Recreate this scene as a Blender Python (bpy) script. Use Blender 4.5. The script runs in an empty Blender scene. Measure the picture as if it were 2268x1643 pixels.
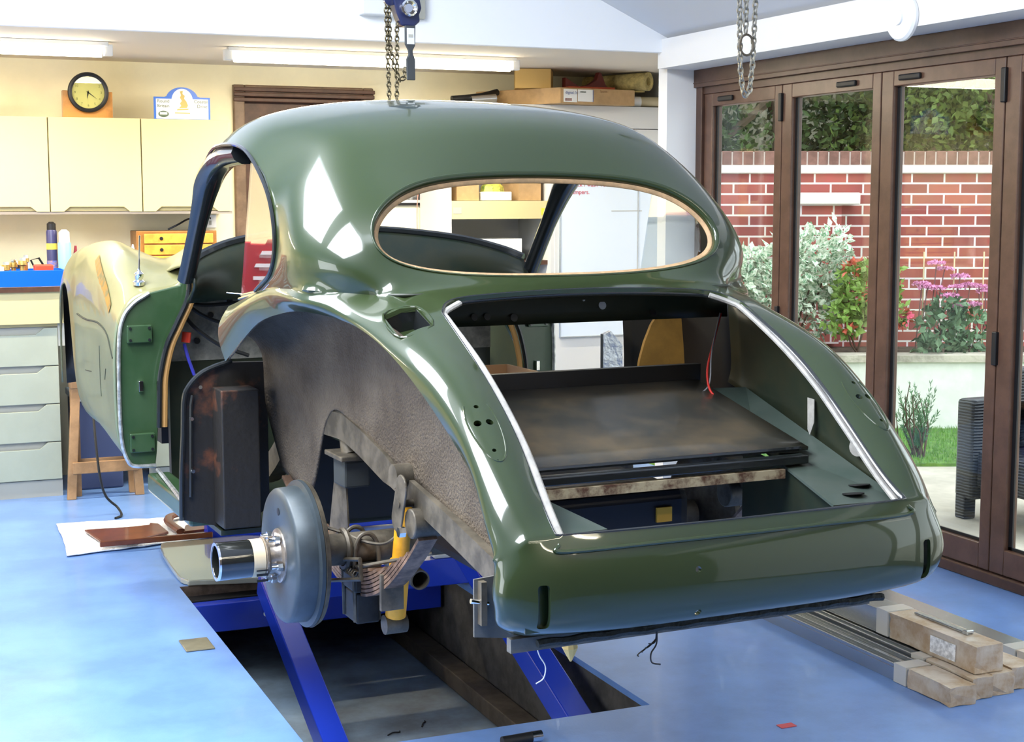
import bpy, bmesh, math, random
import numpy as np
from mathutils import Vector, Matrix
random.seed(7)
PI = math.pi
sc = bpy.context.scene
COL = sc.collection
# ---------------------------------------------------------------- camera
PITCH, ROLL, YAW = .113917, -.00064973, .4005982
cam = bpy.data.objects.new('camera', bpy.data.cameras.new('camera'))
COL.objects.link(cam)
cy_, sy_, cp_, sp_ = math.cos(YAW), math.sin(YAW), math.cos(PITCH), math.sin(PITCH)
fw = Vector((sy_*cp_, cy_*cp_, -sp_)); rt0 = Vector((cy_, -sy_, 0)); up0 = rt0.cross(fw)
rt = rt0*math.cos(ROLL)+up0*math.sin(ROLL); up = up0*math.cos(ROLL)-rt0*math.sin(ROLL)
mw = Matrix((rt, up, -fw)).transposed().to_4x4(); mw.translation = Vector((0, 0, 1.5))
cam.matrix_world = mw
cam.data.sensor_width = 36; cam.data.lens = 36*3339.16/2268; cam.data.clip_end = 200; cam.data.clip_start = .05
sc.camera = cam
# ---------------------------------------------------------------- view and light
sc.view_settings.view_transform = 'Standard'; sc.view_settings.look = 'None'
sc.view_settings.gamma = 1; sc.view_settings.use_curve_mapping = False
sc.view_settings.exposure = 0.35
w = bpy.data.worlds.new('sky'); sc.world = w; w.use_nodes = True
nt = w.node_tree; bg = nt.nodes['Background']
sky = nt.nodes.new('ShaderNodeTexSky'); sky.sky_type = 'HOSEK_WILKIE'; sky.turbidity = 6; sky.ground_albedo = .4
sky.sun_direction = (-.3, -.5, .8)
mx = nt.nodes.new('ShaderNodeMixRGB'); mx.inputs[0].default_value = .75; mx.inputs[2].default_value = (.93, .97, 1, 1)
nt.links.new(sky.outputs[0], mx.inputs[1]); nt.links.new(mx.outputs[0], bg.inputs[0]); bg.inputs[1].default_value = 3.5

def area(name, loc, rot, sx, sy, e, col=(1, 1, 1)):
    l = bpy.data.lights.new(name, 'AREA'); l.shape = 'RECTANGLE'; l.size = sx; l.size_y = sy; l.energy = e; l.color = col
    o = bpy.data.objects.new(name, l); COL.objects.link(o); o.location = loc; o.rotation_euler = rot
    return o
# daylight through the window in the left wall and the rooflights in the left roof slope
area('daylight_left_window', (-3.46, 2.6, 1.35), (0, -PI/2, 0), 1.7, 2.4, 90, (.90, .95, 1))
for y_ in (4.5, 2.6):
    area('daylight_rooflight', (-.25, y_, 3.165), (0, -math.radians(15.5), 0), 1.45, 1.45, 150, (.90, .95, 1))

# ---------------------------------------------------------------- materials
MATS = {}
def mat(name, col, rough=.5, metal=0, coat=0, noise=0, nscale=6, bump=0, bscale=60, col2=None, cr=(.4, .6), emit=0, alpha=1, trans=0, ior=1.45, spec=.5):
    if name in MATS: return MATS[name]
    m = bpy.data.materials.new(name); m.use_nodes = True; MATS[name] = m
    nt = m.node_tree; b = nt.nodes['Principled BSDF']
    c4 = (*col, 1)
    b.inputs['Base Color'].default_value = c4; b.inputs['Roughness'].default_value = rough
    b.inputs['Metallic'].default_value = metal; b.inputs['Coat Weight'].default_value = coat
    b.inputs['Coat Roughness'].default_value = .04; b.inputs['IOR'].default_value = ior
    b.inputs['Specular IOR Level'].default_value = spec
    if trans: b.inputs['Transmission Weight'].default_value = trans
    if emit:
        b.inputs['Emission Color'].default_value = c4; b.inputs['Emission Strength'].default_value = emit
    if alpha < 1: b.inputs['Alpha'].default_value = alpha
    if noise or col2 or bump:
        tc = nt.nodes.new('ShaderNodeTexCoord')
    if noise or col2:
        n = nt.nodes.new('ShaderNodeTexNoise'); n.inputs['Scale'].default_value = nscale; n.inputs['Detail'].default_value = 6
        n.inputs['Roughness'].default_value = .65
        r = nt.nodes.new('ShaderNodeValToRGB'); r.color_ramp.elements[0].position = cr[0]; r.color_ramp.elements[1].position = cr[1]
        r.color_ramp.elements[0].color = c4
        c2 = col2 if col2 else tuple(min(1, c*(1+noise)) for c in col)
        if not col2: r.color_ramp.elements[0].color = (*[c*(1-noise) for c in col], 1)
        r.color_ramp.elements[1].color = (*c2, 1)
        nt.links.new(tc.outputs['Object'], n.inputs['Vector']); nt.links.new(n.outputs['Fac'], r.inputs[0]); nt.links.new(r.outputs[0], b.inputs['Base Color'])
    if bump:
        n2 = nt.nodes.new('ShaderNodeTexNoise'); n2.inputs['Scale'].default_value = bscale; n2.inputs['Detail'].default_value = 4
        bp = nt.nodes.new('ShaderNodeBump'); bp.inputs['Strength'].default_value = bump; bp.inputs['Distance'].default_value = .01
        nt.links.new(tc.outputs['Object'], n2.inputs['Vector']); nt.links.new(n2.outputs['Fac'], bp.inputs['Height']); nt.links.new(bp.outputs[0], b.inputs['Normal'])
    return m

# ---------------------------------------------------------------- mesh helpers
def obj(name, bm, m=None, parent=None, smooth=False, solid=0, bevel=0, off=-1):
    me = bpy.data.meshes.new(name)
    if isinstance(bm, bmesh.types.BMesh):
        bm.to_mesh(me); bm.free()
    else:
        me.from_pydata([tuple(v) for v in bm[0]], [], bm[1]); me.update()
    if m:
        for k in (m if isinstance(m, (list, tuple)) else [m]): me.materials.append(k)
    if smooth:
        me.polygons.foreach_set('use_smooth', [True]*len(me.polygons))
        if smooth != 'all':
            me.set_sharp_from_angle(angle=math.radians(38))
    o = bpy.data.objects.new(name, me); COL.objects.link(o)
    if parent: o.parent = parent
    if bevel:
        md = o.modifiers.new('bevel', 'BEVEL'); md.width = bevel; md.segments = 2; md.limit_method = 'ANGLE'
    if solid:
        md = o.modifiers.new('solid', 'SOLIDIFY'); md.thickness = solid; md.offset = off
    return o
def tag(o, label, cat, group=None, kind=None):
    if label: o['label'] = label
    if cat: o['category'] = cat
    if group: o['group'] = group
    if kind: o['kind'] = kind
    return o
def thing(name, label, cat, loc=(0, 0, 0), rz=0, group=None):
    o = bpy.data.objects.new(name, None); COL.objects.link(o); o.location = loc; o.rotation_euler = (0, 0, rz)
    o.empty_display_size = .1
    return tag(o, label, cat, group)
def struct(name, bm, m, **k):
    o = obj(name, bm, m, **k)
    if not o.parent: o['kind'] = 'structure'
    return o
def B(): return bmesh.new()
def box(bm, x0, x1, y0, y1, z0, z1, M=None):
    vs = [bm.verts.new(Vector((x, y, z)) if M is None else M @ Vector((x, y, z))) for x in (x0, x1) for y in (y0, y1) for z in (z0, z1)]
    for f in ((0, 1, 3, 2), (4, 6, 7, 5), (0, 4, 5, 1), (2, 3, 7, 6), (0, 2, 6, 4), (1, 5, 7, 3)): bm.faces.new([vs[i] for i in f])
    return bm
def bx(*a, **k): return box(B(), *a, **k)
def frame_of(d):
    d = Vector(d).normalized(); a = Vector((0, 0, 1)) if abs(d.z) < .9 else Vector((1, 0, 0))
    u = d.cross(a).normalized(); return u, d.cross(u).normalized()
def rings(bm, rs, cap=True, closed=False):
    R = [[bm.verts.new(p) for p in r] for r in rs]; n = len(R[0])
    m = len(R)
    for i in range(m if closed else m-1):
        a, b = R[i], R[(i+1) % m]
        for j in range(n):
            try: bm.faces.new((a[j], a[(j+1) % n], b[(j+1) % n], b[j]))
            except ValueError: pass
    if cap and not closed:
        for r in (R[0], R[-1]):
            if len(set(r)) > 2:
                try: bm.faces.new(r)
                except ValueError: pass
    bmesh.ops.recalc_face_normals(bm, faces=bm.faces)
    return bm
def tube(bm, pts, rad, seg=8, closed=False, cap=True, flat=None):
    pts = [Vector(p) for p in pts]; rs = []; n = len(pts)
    rad = rad if isinstance(rad, (list, tuple)) else [rad]*n
    u = None
    for i, p in enumerate(pts):
        if closed: d = pts[(i+1) % n]-pts[i-1]
        else: d = pts[min(i+1, n-1)]-pts[max(i-1, 0)]
        d.normalize()
        if u is None: u, v = frame_of(d)
        else:
            u = (u-d*u.dot(d)); u.normalize(); v = d.cross(u).normalized()
        fl = flat if flat else 1
        rs.append([p+u*math.cos(2*PI*k/seg)*rad[i]+v*math.sin(2*PI*k/seg)*rad[i]*fl for k in range(seg)])
    return rings(bm, rs, cap, closed)
def spl(pts, n=8, closed=False):
    P = [Vector(p) for p in pts]; m = len(P); out = []
    for i in range(m if closed else m-1):
        g = (lambda k: P[k % m]) if closed else (lambda k: P[k] if 0 <= k < m else (P[0]*2-P[1] if k < 0 else P[-1]*2-P[-2]))
        a, b, c, d = g(i-1), g(i), g(i+1), g(i+2)
        for k in range(n):
            t = k/n
            out.append(.5*((2*b)+(c-a)*t+(2*a-5*b+4*c-d)*t*t+(3*b-a-3*c+d)*t**3))
    if not closed: out.append(P[-1])
    return out
def cyl(bm, p, q, r, r2=None, seg=24, cap=True):
    return tube(bm, [p, q], [r, r if r2 is None else r2], seg, cap=cap)
def lathe(bm, p, axis, prof, seg=32, cap=True):
    p = Vector(p); d = Vector(axis).normalized(); u, v = frame_of(d)
    return rings(bm, [[p+d*h+(u*math.cos(2*PI*k/seg)+v*math.sin(2*PI*k/seg))*max(r, .0001) for k in range(seg)] for h, r in prof], cap)
def prism(bm, poly, o, ux, uy, dn, M=None):
    o, ux, uy, dn = map(Vector, (o, ux, uy, dn))
    a = [o+ux*x+uy*y for x, y in poly]
    rings(bm, [a, [p+dn for p in a]])
    return bm
def gridsurf(rows, nu=5, nv=5):
    """smooth surface through a table of points"""
    R = [spl(r, nv) for r in rows]
    m = len(R[0]); cols = [spl([r[j] for r in R], nu) for j in range(m)]
    k = len(cols[0]); vs = [cols[j][i] for i in range(k) for j in range(m)]
    fs = [(i*m+j, i*m+j+1, (i+1)*m+j+1, (i+1)*m+j) for i in range(k-1) for j in range(m-1)]
    return vs, fs
def rrect(x0, x1, y0, y1, r, n=5):
    out = []
    for cx, cy, a in ((x1-r, y1-r, 0), (x0+r, y1-r, 90), (x0+r, y0+r, 180), (x1-r, y0+r, 270)):
        for k in range(n+1):
            t = math.radians(a+90*k/n); out.append((cx+r*math.cos(t), cy+r*math.sin(t)))
    return out
def text(name, s, size, loc, rot, m, parent=None, depth=.0006, align='LEFT'):
    c = bpy.data.curves.new(name, 'FONT'); c.body = s; c.size = size; c.extrude = depth; c.align_x = align
    o = bpy.data.objects.new(name, c); COL.objects.link(o)
    o.matrix_basis = Matrix.Translation(loc) @ rot.to_4x4()
    dg = bpy.context.evaluated_depsgraph_get(); me = bpy.data.meshes.new_from_object(o.evaluated_get(dg))
    bpy.data.objects.remove(o); me.materials.clear(); me.materials.append(m)
    o2 = bpy.data.objects.new(name, me); COL.objects.link(o2); o2.matrix_basis = Matrix.Translation(loc) @ rot.to_4x4()
    if parent: o2.parent = parent
    return o2
FRONT = Matrix(((1, 0, 0), (0, 0, -1), (0, 1, 0)))   # text that faces -y

# ---------------------------------------------------------------- materials used often
WALL = mat('cream_wall_paint', (.90, .82, .58), .7, noise=.03, nscale=3)
WHITE = mat('white_plaster', (.88, .90, .93), .75)
WHITE2 = mat('white_beam_paint', (.78, .77, .76), .7)
CEIL = mat('grey_white_ceiling_paint', (.62, .64, .68), .8)
FLOOR = mat('blue_floor_paint', (.145, .275, .59), .28, noise=.12, nscale=2.2, bump=.04, bscale=180, coat=.15)
BROWN = mat('brown_door_frame', (.075, .038, .026), .34, noise=.15, nscale=12)
BROWNL = mat('brown_door_rail', (.10, .052, .034), .32, noise=.15, nscale=12)
PAINT = mat('green_car_paint', (.025, .039, .014), .3, coat=.8, spec=.25)
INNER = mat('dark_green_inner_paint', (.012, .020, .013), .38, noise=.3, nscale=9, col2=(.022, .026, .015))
UNDER = mat('underseal', (.060, .042, .026), .8, bump=.8, bscale=130, col2=(.13, .10, .068), nscale=5, cr=(.35, .7))
BLACK = mat('black_rubber', (.008, .008, .009), .45)
GREY = mat('dull_steel', (.105, .088, .064), .5, metal=.3, noise=.35, nscale=14)
OIL = mat('oily_black_steel', (.022, .020, .017), .5, metal=.2, noise=.4, nscale=12)
CHROME = mat('chrome', (.8, .8, .8), .12, metal=1)
ALU = mat('aluminium', (.52, .55, .56), .24, metal=.85)
BLUE = mat('blue_lift_paint', (.014, .048, .52), .26, coat=.4)
CARD = mat('brown_cardboard', (.42, .27, .13), .8, noise=.12, nscale=8)
WOOD = mat('pale_wood', (.36, .20, .09), .5, noise=.25, nscale=5)
#%%BODY
# ---------------------------------------------------------------- room
PX0, PX1, PY0, PY1 = 1.043, 2.076, 3.85, 5.786      # pit in the floor
fl = B()
for a in ((-3.5, 4.02, -3, PY0), (-3.5, 4.02, PY1, 8.44), (-3.5, PX0, PY0, PY1), (PX1, 4.02, PY0, PY1)):
    box(fl, a[0], a[1], a[2], a[3], -.02, 0)
struct('floor', fl, FLOOR)
pt = B()
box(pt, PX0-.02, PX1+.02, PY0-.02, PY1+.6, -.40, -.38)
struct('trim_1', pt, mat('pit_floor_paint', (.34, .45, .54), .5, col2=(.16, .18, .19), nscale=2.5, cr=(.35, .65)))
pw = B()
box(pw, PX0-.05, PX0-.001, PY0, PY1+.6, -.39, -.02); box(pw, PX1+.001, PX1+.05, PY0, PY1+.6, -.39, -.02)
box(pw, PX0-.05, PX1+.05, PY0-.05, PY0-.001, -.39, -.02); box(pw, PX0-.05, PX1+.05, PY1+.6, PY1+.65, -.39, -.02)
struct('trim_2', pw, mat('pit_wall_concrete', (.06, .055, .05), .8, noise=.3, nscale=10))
struct('trim_3', bx(PX0, PX1, PY1-.006, PY1+.001, -.09, -.001), mat('pit_edge_angle', (.10, .07, .05), .6, noise=.3, nscale=20))
YW = 8.434; ZC = 2.235
wb = B()
for a in ((-3.5, 1.885, 0, ZC), (2.70, 4.38, 0, ZC), (1.885, 2.70, 2.13, ZC)): box(wb, a[0], a[1], YW, YW+.12, a[2], a[3])
struct('wall_back', wb, WALL)
wr = B()
box(wr, 3.785, 4.06, 6.90, 6.99, 0, 2.30)                    # pier
prism(wr, [(4.02, 6.99), (4.06, 6.99), (4.10, 7.1), (4.38, 7.55), (4.38, YW), (4.34, YW), (4.34, 7.56)], (0, 0, 0), (1, 0, 0), (0, 1, 0), (0, 0, ZC))
box(wr, 3.97, 4.06, -3, .79, 0, 2.155)
box(wr, 3.73, 4.4, -3, 6.90, 2.155, 2.30)                  # beam over the folding doors
struct('wall_right', wr, WHITE2)
cl = B()
box(cl, -3.5, 4.38, 6.912, YW+.12, ZC, ZC+.05)
struct('ceiling', cl, mat('cream_soffit', (.70, .62, .50), .8))
gb = B()
prism(gb, [(-3.5, ZC), (3.78, ZC), (3.78, 2.30), (1.0, 3.55), (-3.5, 2.30)], (0, 6.86, 0), (1, 0, 0), (0, 0, 1), (0, .05, 0))
struct('wall_gable', gb, WHITE)
sl = B()
prism(sl, [(3.80, 2.29), (3.80, 2.35), (1.0, 3.62), (-3.5, 2.36), (-3.5, 2.30), (1.0, 3.55)], (0, -3, 0), (1, 0, 0), (0, 0, 1), (0, 9.86, 0))
struct('ceiling_slope', sl, CEIL)
wl = B()
box(wl, -3.6, -3.5, -3, YW, 0, 2.36)
struct('wall_left', wl, WALL)
wn = B(); rs_ = [(-3.5, 1.4, .5), (-3.5, 3.8, .5), (-3.5, 3.8, 2.2), (-3.5, 1.4, 2.2)]
tube(wn, [Vector(p)+Vector((.03, 0, 0)) for p in rs_], .04, 4, closed=True); struct('window_1', wn, WHITE)
for k, y_ in enumerate((4.5, 2.6)):
    wn = B(); c_ = Vector((-.25, y_, 3.16)); ux_ = Vector((math.cos(.2705), 0, math.sin(.2705)))
    tube(wn, [c_+ux_*a+Vector((0, b_, 0)) for a, b_ in ((-.76, -.76), (.76, -.76), (.76, .76), (-.76, .76))], .035, 4, closed=True); struct('window_%d' % (k+2), wn, WHITE)
wf = B()
for a in ((-3.5, 4.4, 0, 3.6),): box(wf, a[0], a[1], -1.1, -1.0, a[2], a[3])
struct('wall_front', wf, mat('dark_unseen_wall', (.06, .045, .035), .6))  # unseen wall set close and dark so the tail reflects less lit floor
# folding doors: header, leaves
def mull(bm, y0, y1, z0, z1, x0=3.97, x1=4.03): box(bm, x0, x1, y0, y1, z0, z1)
hd = B()
mull(hd, -3, 6.90, 2.065, 2.155, 3.94, 4.06); mull(hd, -3, 6.90, 2.03, 2.07, 3.965, 4.05)
for z in (2.085,): mull(hd, -3, 6.9, z, z+.006, 3.936, 3.94)
struct('trim_4', hd, BROWN, bevel=.004)
struct('trim_5', bx(3.96, 4.06, -3, 6.90, 0, .045), BROWN, bevel=.006)
struct('trim_6', bx(3.955, 4.05, 6.84, 6.90, 0, 2.07), BROWN, bevel=.004)
GLASS = bpy.data.materials.new('window_glass'); GLASS.use_nodes = True
_n = GLASS.node_tree; _n.nodes.clear(); _o = _n.nodes.new('ShaderNodeOutputMaterial'); _m = _n.nodes.new('ShaderNodeMixShader')
_t = _n.nodes.new('ShaderNodeBsdfTransparent'); _t.inputs[0].default_value = (.93, .96, .95, 1)
_f = _n.nodes.new('ShaderNodeLayerWeight'); _p = _n.nodes.new('ShaderNodeMath'); _p.operation = 'POWER'; _p.inputs[1].default_value = 5
_q = _n.nodes.new('ShaderNodeMath'); _q.operation = 'MULTIPLY_ADD'; _q.inputs[1].default_value = .92; _q.inputs[2].default_value = .04; _q.name = 'reflectance'
_g = _n.nodes.new('ShaderNodeBsdfGlossy'); _g.inputs[1].default_value = .01
_n.links.new(_f.outputs['Facing'], _p.inputs[0]); _n.links.new(_p.outputs[0], _q.inputs[0])
_n.links.new(_q.outputs[0], _m.inputs[0]); _n.links.new(_t.outputs[0], _m.inputs[1]); _n.links.new(_g.outputs[0], _m.inputs[2]); _n.links.new(_m.outputs[0], _o.inputs[0])
GLASSD = GLASS.copy(); GLASSD.name = 'car_side_glass'; GLASSD.node_tree.nodes['reflectance'].inputs[1].default_value = .9; GLASSD.node_tree.nodes['reflectance'].inputs[2].default_value = .25
seams = [6.84, 6.118, 5.358, 4.593, 3.83, 3.07, 2.31, 1.55, .79]
for i in range(len(seams)-1):
    y1, y0 = seams[i], seams[i+1]
    d = thing('door_%d' % (i+1), None, None, (0, 0, 0)); d['kind'] = 'structure'
    b = B(); s = .082; z0, z1 = .05, 2.03
    mull(b, y0+.003, y0+s*.75, z0, z1); mull(b, y1-s, y1-.003, z0, z1)
    mull(b, y0+s*.75, y1-s, z0, z0+.10); mull(b, y0+s*.75, y1-s, z1-.065, z1)
    obj('door_frame', b, BROWNL, d, bevel=.004)
    obj('pane', bx(4.0, 4.006, y0+s*.7, y1-s*.95, z0+.09, z1-.06), GLASS, d)
    g = B(); box(g, 3.992, 3.999, y1-s-.02, y1-s+.001, z0+.1, z1-.06); box(g, 3.992, 3.999, y0+s*.75, y1-s, z0+.1, z0+.112)
    obj('glazing_bead', g, BLACK, d)
    if i in (0, 1, 2):
        yy = {0: 6.62, 1: 5.60, 2: 5.16}[i]
        obj('handle', bx(3.955, 3.97, yy-.07, yy+.07, 1.985, 2.01), BLACK, d, bevel=.006)
    h = B()
    if i in (0, 2):
        for z in (.86, 1.86): box(h, 3.955, 3.972, y0-.013, y0+.013, z, z+.13)
        obj('hinge', h, BLACK, d, bevel=.004)
    else: h.free()
# back door
d = thing('door_20', None, None); d['kind'] = 'structure'
b = B(); box(b, 1.885, 1.95, YW-.02, YW+.1, 0, 2.13); box(b, 2.64, 2.70, YW-.02, YW+.1, 0, 2.13); box(b, 1.95, 2.64, YW-.02, YW+.1, 2.07, 2.13)
DK = mat('stained_door_wood', (.075, .032, .018), .45, noise=.2, nscale=9)
DK2 = mat('stained_architrave', (.17, .11, .07), .45, noise=.2, nscale=9)
obj('door_frame', b, DK2, d, bevel=.008)
b = B()
for k in range(3): box(b, 1.885, 2.70, YW-.05+.01*k, YW-.015, 2.115-.028*k-.022, 2.115-.028*k)
obj('moulding', b, DK, d, bevel=.004)
b = B(); box(b, 1.95, 2.64, YW+.05, YW+.09, 0, 2.07); box(b, 1.95, 2.04, YW+.03, YW+.05, 0, 2.07); box(b, 2.55, 2.64, YW+.03, YW+.05, 0, 2.07); box(b, 2.04, 2.55, YW+.03, YW+.05, 1.96, 2.07)
obj('door_leaf', b, DK, d)
obj('handle', bx(2.55, 2.58, YW, YW+.03, .98, 1.14), CHROME, d)
# ---------------------------------------------------------------- car
car = thing('classic_car', 'stripped dark green classic coupe body with open boot and missing wheels raised over the pit', 'car', (1.6198582, 3.79325512, 0), math.radians(1.98076))
def cp(name, bm, m, sm=True, **k): return obj(name, bm, m, car, sm, **k)
V = dict(
 A0=(0,1.10,1.725),B0=(.30,1.09,1.715),C0=(.52,1.0,1.672),D0=(.64,.90,1.598),
 A1=(0,.70,1.792),B1=(.30,.70,1.780),C1=(.53,.69,1.735),D1=(.64,.70,1.652),
 A2=(0,.38,1.780),B2=(.30,.38,1.768),C2=(.53,.39,1.716),D2=(.64,.42,1.636),
 A3=(0,.08,1.733),B3=(.29,.10,1.720),C3=(.50,.14,1.672),D3=(.645,.18,1.530),
 A4=(0,-.05,1.655),B4=(.28,-.045,1.640),C4=(.50,-.03,1.585),Q3=(.60,.04,1.545),Q4=(.64,-.03,1.445),D4=(.648,.09,1.415),
 R4=(.575,-.14,1.455),W0=(0,-.122,1.568),W1=(.26,-.137,1.555),W2=(.415,-.17,1.510),W3=(.492,-.215,1.430),W4=(.455,-.262,1.350),W5=(.27,-.287,1.312),W6=(0,-.297,1.304),
 R5=(.582,-.215,1.345),Q5=(.652,-.095,1.345),D5=(.654,.11,1.315),
 N0=(0,-.345,1.288),N1=(.26,-.345,1.285),N2=(.41,-.33,1.277),
 P0=(0,-.41,1.277),P1=(.26,-.41,1.270),P2=(.375,-.425,1.258),P3=(.415,-.48,1.235),P4=(.42,-.66,1.153),P5=(.42,-.80,1.073),P6=(.42,-.92,.985),P7=(.427,-1.03,.892),P8=(.434,-1.112,.838),P9=(.26,-1.12,.836),P10=(0,-1.122,.836),
 X5=(.505,-.262,1.266),X6=(.642,-.155,1.276),X7=(.655,.11,1.268),D6=(.655,.26,1.250),D7=(.655,.43,1.216),D8=(.655,.57,1.190),
 M3=(.49,-.42,1.238),M4=(.49,-.66,1.163),M5=(.485,-.82,1.081),M6=(.485,-.945,.990),M7=(.49,-1.05,.894),M8=(.50,-1.11,.828),
 G_2=(.685,.58,1.12),G_1=(.680,.40,1.180),G0=(.672,.25,1.220),G1=(.662,.09,1.245),G2=(.652,-.125,1.246),G3=(.598,-.235,1.236),G3b=(.56,-.38,1.210),G4=(.548,-.64,1.142),G5=(.54,-.83,1.047),G6=(.54,-.95,.950),G7=(.548,-1.03,.855),G8=(.556,-1.075,.79),
 H_2=(.668,.57,1.03),H_1=(.657,.34,1.133),H0=(.655,.19,1.180),H1=(.645,.03,1.208),H2=(.630,-.08,1.217),H3=(.592,-.24,1.209),H3b=(.572,-.42,1.180),H4=(.562,-.63,1.112),H5=(.54,-.82,1.000),H6=(.525,-.925,.908),H7=(.515,-.995,.820),H8=(.515,-1.02,.770),
 TA1=(0,-1.150,.775),TB1=(.26,-1.148,.775),TP1=(.42,-1.142,.772),TM1=(.505,-1.125,.768),TG1=(.556,-1.092,.735),TH1=(.53,-1.02,.72),
 TA2=(0,-1.160,.70),TB2=(.26,-1.158,.70),TP2=(.42,-1.150,.70),TM2=(.505,-1.132,.70),TG2=(.552,-1.095,.69),TH2=(.525,-1.02,.68),
 TA3=(0,-1.135,.638),TB3=(.26,-1.132,.638),TP3=(.42,-1.125,.642),TM3=(.50,-1.11,.648),TG3=(.540,-1.07,.652),TH3=(.515,-1.01,.652),
 TA4=(0,-1.03,.605),TB4=(.26,-1.03,.605),TP4=(.42,-1.02,.610),TM4=(.49,-1.01,.615),
)
F = '''A0 B0 B1 A1;B0 C0 C1 B1;C0 D0 D1 C1;A1 B1 B2 A2;B1 C1 C2 B2;C1 D1 D2 C2;A2 B2 B3 A3;B2 C2 C3 B3;C2 D2 D3 C3;A3 B3 B4 A4;B3 C3 C4 B4;
C3 D3 Q3 C4;D3 D4 Q4 Q3;C4 Q3 Q4 R4;A4 B4 W1 W0;B4 C4 W2 W1;W2 C4 R4 W3;W3 R4 R5 W4;R4 Q4 Q5 R5;Q4 D4 D5 Q5;W4 R5 X5 N2;R5 Q5 X6 X5;Q5 D5 X7 X6;D5 D6 X7;
W6 W5 N1 N0;W5 W4 N2 N1;N0 N1 P1 P0;N1 N2 P2 P1;N2 X5 M3 P3;N2 P3 P2;
D8 D7 G_1 G_2;D7 D6 G0 G_1;D6 X7 G1 G0;X7 X6 G2 G1;X6 X5 G3 G2;X5 M3 G3b G3;M3 M4 G4 G3b;M4 M5 G5 G4;M5 M6 G6 G5;M6 M7 G7 G6;M7 M8 G8 G7;
G_2 G_1 H_1 H_2;G_1 G0 H0 H_1;G0 G1 H1 H0;G1 G2 H2 H1;G2 G3 H3 H2;G3 G3b H3b H3;G3b G4 H4 H3b;G4 G5 H5 H4;G5 G6 H6 H5;G6 G7 H7 H6;G7 G8 H8 H7;
P3 P4 M4 M3;P4 P5 M5 M4;P5 P6 M6 M5;P6 P7 M7 M6;P7 P8 M8 M7;
P10 P9 TB1 TA1;P9 P8 TP1 TB1;P8 M8 TM1 TP1;M8 G8 TG1 TM1;G8 H8 TH1 TG1;
TA1 TB1 TB2 TA2;TB1 TP1 TP2 TB2;TP1 TM1 TM2 TP2;TM1 TG1 TG2 TM2;TG1 TH1 TH2 TG2;
TA2 TB2 TB3 TA3;TB2 TP2 TP3 TB3;TP2 TM2 TM3 TP3;TM2 TG2 TG3 TM3;TG2 TH2 TH3 TG3;
TA3 TB3 TB4 TA4;TB3 TP3 TP4 TB4;TP3 TM3 TM4 TP4;TM3 TG3 TH3 TM4'''
CREASE = [('N0','N1',.3),('N1','N2',.3),('N2','X5',.15),('P7','P8',.7),('P8','P9',.7),('P8','TP1',.0)]
def cage(V, F, CREASE, name, m, level=3, thick=.010, corner=(), im=None):
    names = list(V); idx = {}; co = []
    for s in (-1, 1):
        for n in names:
            if s == 1 and abs(V[n][0]) < 1e-6: idx[(n, 1)] = idx[(n, -1)]; continue
            idx[(n, s)] = len(co); co.append([s*V[n][0], V[n][1], V[n][2]])
    faces = []
    for f in F.replace('\n', '').split(';'):
        q = f.split()
        faces.append([idx[(n, -1)] for n in q]); faces.append([idx[(n, 1)] for n in reversed(q)])
    me = bpy.data.meshes.new(name); me.from_pydata(co, [], faces); me.update()
    cr = me.attributes.new('crease_edge', 'FLOAT', 'EDGE')
    ek = {tuple(sorted(e.vertices)): e.index for e in me.edges}
    for a, b, w_ in CREASE:
        for s in (-1, 1):
            k = ek.get(tuple(sorted((idx[(a, s)], idx[(b, s)]))))
            if k is not None: cr.data[k].value = w_
    o = bpy.data.objects.new(name, me); COL.objects.link(o)
    md = o.modifiers.new('sub', 'SUBSURF'); md.levels = 2; md.render_levels = level; md.boundary_smooth = 'PRESERVE_CORNERS'
    T = np.array(co); cur = T.copy()
    for it in range(7):
        me.vertices.foreach_set('co', cur.ravel()); me.update()
        dg = bpy.context.evaluated_depsgraph_get(); dg.update()
        ev = o.evaluated_get(dg); em = ev.data
        lim = np.array([em.vertices[i].co[:] for i in range(len(co))])
        cur = cur+(T-lim)*.9
    me.vertices.foreach_set('co', cur.ravel()); me.update()
    me.polygons.foreach_set('use_smooth', [True]*len(me.polygons))
    me.materials.append(m)
    # fixed dense mesh
    md.levels = level; dg = bpy.context.evaluated_depsgraph_get(); dg.update()
    nm = bpy.data.meshes.new_from_object(o.evaluated_get(dg)); o.modifiers.clear(); o.data = nm
    if im: nm.materials.append(im)
    if False:
        s_ = o.modifiers.new('solid', 'SOLIDIFY'); s_.thickness = thick; s_.offset = -1
        if im: s_.material_offset = 1; s_.material_offset_rim = 0
    return o
bpy.context.view_layer.update()
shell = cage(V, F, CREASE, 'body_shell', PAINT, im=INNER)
# normals outward?
_bm = bmesh.new(); _bm.from_mesh(shell.data); bmesh.ops.recalc_face_normals(_bm, faces=_bm.faces); _bm.faces.ensure_lookup_table()
_s = sum((f.normal.z for f in _bm.faces if f.calc_center_median().z > 1.6))
if _s < 0:
    bmesh.ops.reverse_faces(_bm, faces=_bm.faces)
_bm.to_mesh(shell.data)
_sm = shell.modifiers.new('solid', 'SOLIDIFY'); _sm.thickness = .010; _sm.offset = -1; _sm.material_offset = 1
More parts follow.
